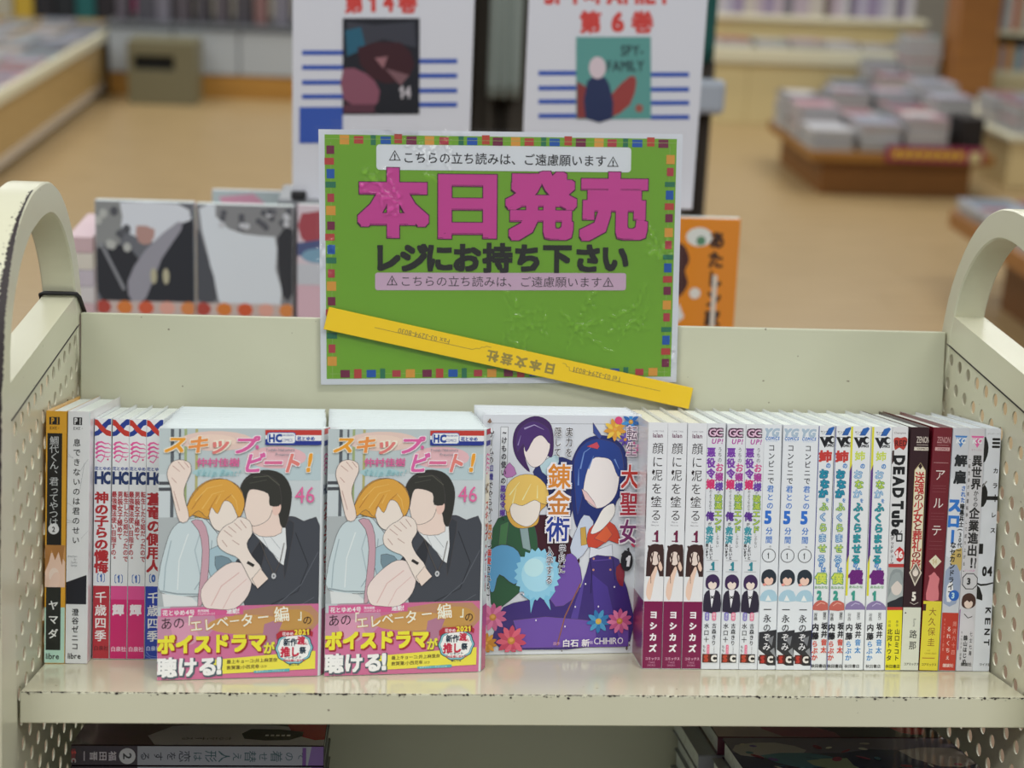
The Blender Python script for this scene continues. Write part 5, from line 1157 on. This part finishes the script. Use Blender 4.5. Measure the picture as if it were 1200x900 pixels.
for rear in (0, 1):
    base = None; py = (.0235, .1520)[rear]; nm = ('front', 'rear')[rear]; px_ = (XR + .003, XR - .004)[rear]
    for i in range(10):
        z = Z0 + i*.0153; lab = '%s book of the %s lying pile on the lower shelf at right' % (ORDT[10-i] if i else 'lowest', nm)
        if base is None: base = lying_book('paperback_book', px_, py, z, .182, .122, .0150, PJ, lab, GRP)
        else:
            r = base.copy(); COL.objects.link(r); r['label'] = lab
            r.matrix_world = Matrix.Translation(S(px_ + .0022*math.sin(i*1.7+rear), py + .0015 + .0012*math.sin(i*2.3), z)) @ Matrix.Rotation(-TH, 4, 'X')
            for c in [c for c in COL.objects if c.parent == base]:
                e = c.copy(); COL.objects.link(e); e.parent = r
    if rear: lying_book('paperback_book', XR+.009, .1515, Z0+.1531, .182, .126, .0150, mat('#5d2c3c', .2, 'print'), 'maroon-covered topmost book of the rear lying pile on the lower shelf at right', GRP, tops=maroon_cover)
    else: lying_book('paperback_book', XR+.0125, .0220, Z0+.1531, .182, .126, .0150, mat('#43436a', .2, 'print'), 'dark blue pastel-spotted topmost book of the front lying pile, lower shelf right', GRP, yaw=0.3, tops=pastel_cover)

# ------------------------------------------------------------------ table with posters and books just behind the truck
OAK = mat('#A9733C', .45, 'wood')
tb = empty('display_table', (.26, 1.05, 0), label='low wooden display table close behind the truck', cat='table')
MB().bevbox(-.40, .42, -.20, .20, .835, .865, OAK, .004).build('tabletop', tb)
for x in (-.37, .39):
    for y in (-.17, .17): MB().bevbox(x-.02, x+.02, y-.02, y+.02, 0, .835, OAK, .003).build('leg', tb)
tb['label'] = 'wooden display table close behind the truck, mostly hidden by its divider'
tag(MB().bevbox(.105, .588, .925, 1.02, .8655, 1.074, mat('#8b8f94', .5), .003).build('display_riser'), 'grey riser box under the two white posters', 'riser')
def poster(name, px0, x0, z0, zb, z1, label, art):
    root = empty(name, (x0, .93, zb), label=label, cat='poster')
    MB().bevbox(0, .2085, 0, .004, 0, z1-zb, mat('#DADCE6', .5), .0004).build('board', root)
    k = .000988
    def mp(u, v, l):   # photo-sized units measured on the board
        d = (u-px0); uu = d + v*(.043 + .035*d/186 if px0 > 500 else .030*d/200); vv = v - d*.036
        return Vector((uu*k, -l, z0-zb - vv*k))
    a = Art(mp, .4, eps=4e-5); art(a); a.build('printed_face', root); return root
BLU = '#3558B4'
def art_p1(a):
    a.h('第14巻', 407, 8, 20, 24, '#D23A38', .05) if 0 else None
    for i, c in enumerate(('第', '1', '4', '巻')): a.ch(c, (416, 437, 456, 478)[i], 8, 22 if i in (0, 3) else 20, 25, '#D2443f', .05)
    for y in (63, 80, 97.5, 114): a.rect(356, y, 403, y+5.5, BLU).rect(492, y+10, 536, y+15.5, BLU)
    a.rect(353, 129, 403, 172, BLU)
    a.rect(403, 26, 492, 138, '#171a26').poly([(408, 30), (440, 34), (486, 30), (488, 60), (450, 50), (410, 64)], '#3a3c48', 1).poly([(406, 40), (424, 36), (430, 60), (408, 70)], '#23607a', 1).poly([(420, 60), (470, 54), (486, 80), (470, 100), (436, 96)], '#3a1420', 2).poly([(404, 84), (430, 90), (446, 110), (436, 132), (404, 120)], '#8a5266', 2).poly([(452, 84), (480, 92), (470, 104)], '#7d5a62', 1).poly([(440, 72), (455, 70), (450, 84)], '#996a72', 1).rect(404, 126, 440, 136, '#5b3344')
    a.h('14', 468, 112, 13, 17, '#C9C4CC', .03)
def art_p2(a):
    a.h('SPY×FAMILY', 639, 0, 21.5, 24, '#D2443f', .05)
    for i, c in enumerate(('第', '6', '巻')): a.ch(c, (694, 726, 755)[i], 31, 26 if i != 1 else 26, 26, '#D2443f', .05)
    for y in (87.5, 105, 121, 138): a.rect(633, y, 677, y+5.5, BLU).rect(765, y+2, 810, y+7.5, BLU)
    a.rect(677, 48, 765, 145, '#5C9C98').poly([(678, 100), (692, 108), (700, 130), (696, 144), (678, 144)], '#8a3a3c', 1).poly([(718, 116), (740, 94), (748, 100), (740, 128), (716, 144), (706, 140)], '#9a3f3e', 2).poly([(690, 100), (706, 94), (716, 104), (720, 144), (688, 144)], '#22305a', 2).ell(702, 84, 10, 13, '#D9C9D2')
    for t, y in (('SPY-', 64), ('FAMILY', 82)): a.h(t, 762-len(t)*8.2, y, 11.2, 15, '#20303a', .02)
    a.ell(751, 132, 4.5, 5, '#A05a50')
poster('standing_poster', 345, .1224, 1.3100, 1.0745, 1.372, 'white poster with blue stripes around a small dark picture, behind the notice at left', art_p1)
poster('standing_poster', 622, .3938, 1.3200, 1.0745, 1.372, 'white poster with blue stripes around a small teal picture, behind the notice at right', art_p2)
def small_book(name, x, y, z, w, h, t, cv, label, art, lean=8, group=None, cat='book'):
    r = empty(name, (x, y, z), (R(-lean), 0, 0), label=label, cat=cat, group=group)
    MB().bevbox(0, w, 0, t, 0, h, mat(cv, .3, 'print'), .0006).build('jacket', r); MB().bevbox(.001, w-.001, .001, t-.001, h-.002, h+.0003, PGY, .0001).build('page_block', r)
    if art:
        k = w/120
        a = Art(lambda u, v, l: Vector((u*k, -l, h-v*k)), .15, eps=3e-5); a.clip = (.5, .5, 119.5, h/k-.5); art(a); a.build('cover_print', r)
    return r
def grey_art(seed, style):
    def f(a):
        rr = random.Random(seed)
        a.rect(0, 0, 120, 190, '#6d7078')
        if style == 0:
            a.poly([(28, 2), (100, 2), (116, 20), (90, 50), (50, 44), (30, 30)], '#DCE2EC', 2).poly([(0, 0), (30, 0), (30, 40), (10, 60), (0, 50)], '#8f9293', 2).poly([(0, 60), (40, 56), (60, 90), (70, 120), (20, 130), (0, 110)], '#2c2d33', 2).poly([(70, 60), (120, 20), (120, 125), (60, 125)], '#2a2c33', 2).poly([(38, 100), (60, 60), (100, 24), (104, 34), (80, 70), (60, 120), (44, 126)], '#9a9aa6', 2).poly([(50, 30), (72, 34), (66, 52), (52, 50)], '#B8938c', 2).line([(6, 52), (34, 110)], 4, '#8c8f96')
            for i in range(10): a.ell(rr.uniform(0, 40), rr.uniform(4, 60), 5, 6, rr.choice(('#B8BBB8', '#54565c', '#8d9090')), 0, 8)
            for x in (70, 85): a.ell(x, 92, 4, 10, '#B9B59a')
        elif style == 1:
            a.rect(0, 0, 120, 190, '#84868c').poly([(4, 6), (30, 2), (50, 34), (96, 34), (98, 80), (104, 126), (30, 126), (16, 70)], '#DCE4EE', 2).poly([(24, 0), (116, 0), (112, 34), (80, 38), (40, 30)], '#8b8d92', 2).poly([(100, 40), (120, 30), (120, 110), (106, 112)], '#3a3c44', 2).poly([(0, 30), (12, 60), (26, 118), (0, 120)], '#4f525a', 2)
            for i in range(26): a.ell(rr.uniform(30, 116), rr.uniform(6, 30), 4, 4, rr.choice(('#5b5d66', '#C9CCD4', '#6d6f78')), 0, 8)
        a.rect(0, 124, 120, 190, '#C9B8B4')
        for i, cc in enumerate(('#B2483c', '#D9803c', '#D2603f', '#E0A89a', '#D98a50')): a.ell(8+i*26, 132, 10, 9, cc, 0, 8).ell(16+i*24, 155, 9, 8, rr.choice(('#B84a3f', '#D98a3c')), 0, 8)
    return f
GM = 'paperbacks standing face-out behind the truck at left'
small_book('comic_volume', -.1045, .889, .8662, .1145, .2055, .014, '#C9CCD2', 'grey-toned face-out book with pale sky, left of the pair behind the truck', grey_art(2, 0), 4, GM)
small_book('comic_volume', .0122, .889, .8662, .1135, .2045, .014, '#B9BCC2', 'grey-toned face-out book with large white shape, right one of the pair behind the truck', grey_art(5, 1), 4, GM)
def red_art(a): a.rect(0, 0, 120, 190, '#D9CBD6').poly([(10, 20), (110, 20), (110, 90), (60, 100), (10, 80)], '#A8505c', 2).poly([(0, 90), (120, 80), (120, 130), (0, 120)], '#55608c', 2).ell(50, 120, 40, 18, '#7fa6c0').rect(0, 140, 120, 190, '#C8CCD6')
small_book('comic_volume', .1300, .889, .8662, .060, .2065, .014, '#D9B8C6', 'pink and red face-out book between the grey pair and the green notice', red_art, 4)
def orange_art(a):
    # u 0..120 over the full width; the right part shows beside the notice
    a.rect(0, 0, 120, 190, '#E08A24').ell(77, 20, 14, 10, '#DDE0DC').ell(79, 24, 5, 5, '#5c8a6c')
    a.poly([(44, 30), (60, 28), (68, 44), (64, 56), (68, 70), (60, 84), (50, 86), (40, 60)], '#4a2a2c', 3).poly([(30, 44), (50, 44), (56, 70), (48, 90), (30, 96)], '#E3B898', 2).poly([(34, 100), (60, 92), (66, 106), (50, 120), (34, 124)], '#DDE0E0', 1).ell(52, 94, 6, 4, '#D9C224').ell(76, 80, 6, 6, '#E0DCD6')
    a.v('あたしン家', 96, 12, 21, 17, '#3a2418', .05, h=19)
    a.rect(94, 60, 99, 130, '#D9CFC2').ell(92, 132, 10, 6, '#6aa890')
small_book('comic_volume', .5205, .889, .8662, .1370, .2040, .014, '#E08A24', 'orange face-out book with dark vertical writing, right of the green notice', orange_art, 4)
def pastel_art(a): a.rect(0, 0, 120, 190, '#B9C9CC').poly([(10, 10), (60, 4), (80, 20), (20, 30)], '#D9A0B8', 1).ell(70, 60, 40, 24, '#C68aa0').ell(40, 90, 30, 20, '#8fb0c4').rect(0, 30, 120, 40, '#8cc0b0')
small_book('comic_volume', .010, 1.075, .8662, .105, .185, .012, '#C9B8C8', 'small pastel book peeping out between the grey pair and the left poster', pastel_art, 4)
for i in range(8):
    tag(MB().bevbox(-.138+.001*(i % 3), -.108, .90, 1.03, .8662+i*.0203, .8662+i*.0203+.0198, mat(('#D9D6D8', '#C9C2CE', '#DDD9CF', '#D2B8BE')[i % 4], .4), .001).build('thin_book'), '%s pale thin book from the bottom of the narrow stack, left of the grey pair' % ORN[i], 'book', 'narrow stack left of the grey face-out pair')
tag(MB().bevbox(.121, .139, .921, .929, 1.0745, 1.0845, mat('#1c1c20', .5), .002).build('binder_clip'), 'small black clip at the lower left corner of the left poster', 'clip')
# dark garment rack glimpsed between the posters
dk = mat('#39342c', .8)
rk = empty('hanging_coat', (.45, 2.3, 0), label='dark hanging coats glimpsed in the gap between the posters', cat='coat')
def folds(x0, x1, z0, z1, y, m, seed, amp=.02, n=36):
    rr = random.Random(seed); ph = [rr.uniform(0, 6) for _ in range(4)]
    b = MB(); vs = []
    for s_ in (0, .012):
        for j in range(9):
            for i in range(n+1):
                t = i/n; zz = z0+(z1-z0)*j/8
                vs.append((x0+(x1-x0)*t, y + s_ + amp*(math.sin(t*19+ph[0]+j*.12)+.6*math.sin(t*33+ph[1]))*(1.2-j*.07), zz))
    N = (n+1)*9; fs = []
    for j in range(8):
        for i in range(n):
            q = (j*(n+1)+i, j*(n+1)+i+1, (j+1)*(n+1)+i+1, (j+1)*(n+1)+i); fs += [q, tuple(N+k for k in q[::-1])]
    for i in range(n): fs += [(i, N+i, N+i+1, i+1), (8*(n+1)+i, 8*(n+1)+i+1, N+8*(n+1)+i+1, N+8*(n+1)+i)]
    b.add(vs, fs, m, True); return b
folds(-.12, .06, .45, 1.42, 0, dk, 1).build('coat_body', rk)
folds(-.03, .035, 1.02, 1.30, -.045, mat('#8b9690', .7), 4, .006, 14).build('light_panel', rk)
folds(-.13, -.06, 1.0, 1.40, -.03, mat('#5a5650', .8), 8, .008, 14).build('sleeve', rk)
MB().tube([(-.16, .02, 1.45), (.10, .02, 1.45)], .009, mat('#777777', .3)).tube([(-.155, .02, 0), (-.155, .02, 1.45)], .009, mat('#777777', .3)).tube([(.095, .02, 0), (.095, .02, 1.45)], .009, mat('#777777', .3)).build('rail_stand', rk)
tl = empty('teal_cloth', (.84, 2.3, 0), label='dark teal cloth bag with a pale bundle, at the right edge of the right poster', cat='bag')
folds(-.08, .036, 1.10, 1.42, 0, mat('#1d5d58', .8), 3, .012, 16).build('cloth', tl)
folds(-.07, .040, .70, 1.10, .01, mat('#3a332c', .8), 6, .01, 16).build('lower_cloth', tl)
MB().bevbox(-.03, .058, -.04, -.01, 1.00, 1.07, mat('#A9B2BE', .5), .012).build('pale_bundle', tl)
MB().tube([(-.02, .03, 0), (-.02, .03, 1.42)], .01, mat('#777777', .3)).build('stand', tl)

# ------------------------------------------------------------------ far shop fittings
rr = random.Random(77)
PAL = ['#BDBDC2', '#ABA8B4', '#98A0AC', '#CFCCC6', '#7a8494', '#B08a96', '#8a9ea4', '#716e7a', '#BCAE9c', '#5f6f80', '#96484e', '#3c4660', '#B4B4B6', '#9a96a6']
CRM = mat('#CDBD8C', .5); CRMT = mat('#D2CDB2', .4); OKD = mat('#7A4E1C', .5, 'wood'); OKL = mat('#B07436', .5, 'wood')
CN = dict(zip(PAL, ['pale grey', 'pale lilac', 'blue-grey', 'off-white', 'slate blue', 'dusty pink', 'pale teal', 'mauve-grey', 'beige', 'steel blue', 'red', 'dark blue', 'light grey', 'lilac-grey']))
PGM = mat('#A6A5A4', .8)
def pile(x, y, z, n, group, desc, w=.2, d=.26, th=.018):
    for i in range(n):
        c = rr.choice(PAL); t = th*rr.uniform(.7, 1.3)
        pos = '' if n == 1 else (('top ' if i else 'bottom ') if n == 2 else ('top ' if i == n-1 else 'bottom ' if i == 0 else ORN[n-1-i] + '-from-top '))
        o = empty('magazine', (x+rr.uniform(-.006, .006), y+rr.uniform(-.006, .006), z+.0002*i), (0, 0, R(rr.uniform(-3, 3))), label=pos + CN[c] + ' magazine ' + desc, cat='magazine', group=group)
        MB().bevbox(-w/2, w/2, -d/2, d/2, t*.86, t, mat(c, .35, 'print'), .001).build('cover', o)
        MB().box(-w/2+.002, w/2-.002, -d/2+.002, d/2-.002, 0, t*.86, PGM).build('pages', o)
        if i == n-1:
            b = MB(); b.box(-w*.38, w*.38, -d*.1, d*.4, t, t+.0004, mat(rr.choice(PAL), .35, 'print')).box(-w*.4, w*.1, -d*.42, -d*.2, t, t+.0004, mat(rr.choice(PAL), .35, 'print')); tag(b.build('cover_picture', o), kind='stuff')
        z += t
    return z
# left display counter
lc = empty('display_counter', (-2.2, 7.9, 0), label='long low tan display counter with cream rim, far left', cat='counter')
TAN = mat('#AE925F', .45, 'wood')
MB().bevbox(-.9, .61, -2.5, 2.75, .035, .335, TAN, .004).build('body', lc)
MB().bevbox(.605, .64, -2.52, 2.77, .325, .385, CRMT, .006).build('cream_rim', lc)
MB().bevbox(.600, .618, -2.5, 2.75, .03, .075, mat('#C4B8A8', .25), .003).build('kick_rail', lc)
MB().box(-.88, .58, -2.48, 2.73, 0, .035, mat('#2a241e', .6)).build('plinth', lc)
for k, yy in enumerate([5.75+.31*q for q in range(15)]):
    for xx, cw in ((-1.74, 'rim-side'), (-1.98, 'second'), (-2.24, 'third'), (-2.52, 'inner')):
        pile(xx, yy, .3355, rr.choice((1, 1, 2)), 'magazines laid out on the far left counter', 'in the %s row, %s from near end, far left counter' % (cw, ORN[k]), .2, .26)
# olive cabinet
cb = empty('waste_bin', (-1.175, 9.16, 0), label='olive grey box bin with a black slot, between the far counters', cat='bin')
OLV = mat('#6f6a50', .5)
MB().bevbox(-.2, .2, -.15, .2, 0, .205, OLV, .003).bevbox(-.2, -.165, -.149, .2, .205, .292, OLV, .002).bevbox(.075, .2, -.149, .2, .205, .292, OLV, .002).bevbox(-.2, .2, -.15, .2, .292, .375, OLV, .003).build('body', cb)
MB().box(-.166, .076, -.10, .19, .2052, .2918, mat('#0c0b0a', .8)).build('slot', cb)
# counter along the back
bc = empty('back_counter', (-.45, 9.7, 0), label='back counter with orange plinth and pale grey panels, left of the posters', cat='counter')
MB().bevbox(-1.1, 2.1, -.33, .35, 0, .142, mat('#A87A32', .4, 'wood'), .004).build('wooden_plinth', bc)
MB().box(-1.1, 2.1, -.30, .35, .142, .42, mat('#70757c', .6)).build('carcass', bc)
for i in range(8): MB().bevbox(-1.095+i*.4, -.705+i*.4, -.335, -.30, .146, .408, mat('#A5ABB0', .45), .006).build('panel', bc)
MB().bevbox(-1.12, 2.12, -.345, .36, .42, .445, mat('#55585c', .4), .004).build('worktop', bc)
for i in range(26):
    hh = rr.uniform(.25, .5); ww = rr.uniform(.06, .118); x = -1.52 + i*.122
    tag(MB().bevbox(x, x+ww, 9.55, 9.8, .4455, .4455+hh, mat(rr.choice(('#4d464c', '#5d5860', '#3e3a40', '#6d6a74', '#575058', '#7c5a58', '#44424a')), .6), .004).build('storage_box'), 'dark muted box on the back counter, %s from the left end' % ORN[i], 'box', 'dark boxes on the back counter')
for i, c in enumerate(('#B9A050', '#C9C4B0', '#D9B640', '#2a2a30', '#252a30', '#1f6a6a', '#2a262c', '#a03a6c', '#26262c', '#2a2a2e')):
    x = -3.0 + i*.155
    tag(MB().bevbox(x, x+.14, 11.95, 12.2, 0, .62, mat(c, .6), .005).build('cardboard_box'), 'upright coloured box at the very back left, %s from the left' % ORN[i], 'box', 'boxes at the very back left')
# right: wooden platform piled with magazines
pf = empty('display_platform', (2.66, 7.6, 0), label='low brown wooden platform covered with magazine piles', cat='platform')
MB().bevbox(-.37, .37, -.84, .05, 0, .165, OKD, .004).build('base', pf)
MB().bevbox(-.44, .46, -.90, .10, .165, .215, mat('#8F6228', .4, 'wood'), .005).build('top_board', pf)
MB().bevbox(-.08, .40, -.912, -.9005, .18, .255, mat('#8a2348', .5), .002).build('magenta_label', pf)
b = MB()
for i in range(8): b.box(-.05+i*.045, -.02+i*.045, -.9135, -.912, .20, .235, mat('#D9B62c', .5))
for i in range(1): b.box(.33, .38, -.9135, -.912, .185, .235, mat('#C9C08a', .5))
tag(b.build('label_print', pf), kind='stuff')
for yy, rw in ((6.87, 'front'), (7.16, 'middle'), (7.46, 'back')):
    for k, xx in enumerate((2.33, 2.56, 2.79, 3.01)):
        if yy < 7.1 and xx > 2.9: continue
        pile(xx, yy, .2155, (4, 5, 6)[(yy > 7)+(yy > 7.3)] + rr.choice((0, 1, 2)) + (2 if k > 1 else 0), 'magazine piles on the low platform', 'in the %s %s pile on brown platform' % (rw, ('leftmost', 'centre-left', 'centre-right', 'rightmost')[k]), .2, .26, .026)
tag(MB().bevbox(2.97, 3.08, 6.78, 6.98, .2155, .385, mat('#17100e', .6), .006).build('black_box'), 'small black box at the right front corner of the low platform', 'box')
# far right base with piles
rb = empty('low_cabinet', (3.75, 7.8, 0), label='cream low cabinet at the right behind the brown platform', cat='cabinet')
MB().bevbox(-.42, .9, -.72, .7, 0, .235, mat('#D6C18e', .5), .004).build('body', rb)
MB().bevbox(-.44, .92, -.74, .72, .235, .262, CRMT, .004).build('top', rb)
for yy, rw in ((7.25, 'front'), (7.56, 'back')):
    for k, xx in enumerate((3.46, 3.70, 3.95, 4.2)): pile(xx, yy, .2625, 4, 'magazine piles on the far right cabinet', 'in %s %s pile on cream cabinet, far right' % (rw, ('leftmost', 'centre-left', 'centre-right', 'rightmost')[k]), .2, .26, .034)
# shelf wall at the back right
bs = empty('wall_shelving', (2.7, 9.2, 0), label='cream wall shelving with a row of book spines, back right', cat='shelving')
MB().bevbox(-.56, .84, -.2, .5, 0, .368, CRM, .003).build('base_cabinet', bs)
for x in (-.33, .14, .61): MB().box(x-.002, x+.002, -.2012, -.2, .01, .36, mat('#9c8a58', .6)).build('door_joint', bs)
MB().bevbox(-.57, .85, -.24, .5, .372, .462, CRMT, .006).build('ledge', bs)
MB().bevbox(-.56, .84, .16, .5, .462, .60, mat('#CDBB8a', .5), .003).build('riser', bs)
MB().bevbox(-.57, .85, .10, .5, .60, .632, CRMT, .004).build('shelf_board', bs)
MB().bevbox(-.57, .85, .44, .5, .632, 1.3, mat('#8f8062', .6), .003).build('back_panel', bs)
for i in range(6): pile(2.28+i*.22, 9.12, .4625, 2, 'magazines on the ledge of the wall shelving', 'on ledge below back right spines, %s from left' % ORN[i], .2, .24, .02)
x = 2.16
for i in range(26):
    ww = rr.uniform(.03, .075)
    if x+ww > 3.5: break
    tag(MB().bevbox(x, x+ww-.003, 9.36, 9.56, .6325, .6325+rr.uniform(.24, .31), mat(rr.choice(('#BDBABE', '#8A7E98', '#A99CA6', '#C4C2C6', '#6d6a72', '#B6AFA6', '#5a4c46', '#A8A4B4')), .4, 'print'), .003).build('book'), '%s spine from the left in the row on the back right wall shelving' % ORN[i], 'book', 'spines on the back right wall shelving')
    x += ww
pl = tag(MB().bevbox(3.49, 3.735, 8.55, 8.8, 0, 2.2, mat('#8E5C28', .45, 'wood'), .006).build('wooden_pillar'), 'tall orange-brown wooden end panel of the shelving at back right', 'pillar')
# tall pile of mixed print in front of the pillar
for (xx, yy, n) in ((3.14, 8.90, 16), (3.36, 8.85, 20), (2.92, 8.72, 10), (3.16, 8.62, 13)): pile(xx, yy, 0, n//2, 'floor stacks of magazines before the pillar', 'in the %s floor stack left of wooden pillar' % {16: 'second', 20: 'tallest', 10: 'leftmost', 13: 'nearest'}[n], .2, .24, .056)
ws = empty('wall_bookcase', (4.3, 8.95, 0), label='cream bookcase with spines right of the wooden pillar', cat='bookcase')
MB().bevbox(-.56, .6, -.15, .4, 0, .36, mat('#C9BC92', .5), .003).build('base', ws)
for z in (.36, .60, .90): MB().bevbox(-.56, .6, -.1, .4, z, z+.03, CRMT, .003).build('shelf_board', ws)
MB().box(-.56, .6, .36, .4, .39, 1.2, mat('#8f8062', .6)).build('back_panel', ws)
for z, hh in ((.3905, .17), (.6305, .24)):
    x = 3.76; q = 0
    while x < 4.6:
        ww = rr.uniform(.03, .07)
        tag(MB().bevbox(x, x+ww-.003, 8.9, 9.1, z, z+hh*rr.uniform(.75, 1), mat(rr.choice(PAL + ['#C8643c', '#D0903c', '#5b7aa8']), .4, 'print'), .003).build('book'), '%s spine from the left on the %s board of the bookcase right of the pillar' % (ORN[q], 'lower' if z < .5 else 'upper'), 'book', 'spines in the bookcase right of the pillar'); q += 1
        x += ww
# brown table seen through the right-hand handle
nt = empty('low_table', (3.0, 4.2, 0), label='brown wooden low table seen beyond the right handle of the truck', cat='table')
MB().bevbox(-.56, .6, -.6, .44, 0, .235, mat('#6A4218', .5, 'wood'), .004).build('base', nt)
MB().bevbox(-.69, .7, -.75, .73, .235, .300, mat('#91602A', .4, 'wood'), .006).build('top_board', nt)
for k, yy in enumerate((4.77, 4.48, 4.19)):
    for q, xx in enumerate((2.43, 2.66, 2.90, 3.13)): pile(xx, yy, .3005, 2, 'magazines on the low table beyond the right handle', 'in %s, %s column, low table by right handle' % (('far row', 'middle row', 'near row')[k], ('first', 'second', 'third', 'fourth')[q]), .2, .26, .022)
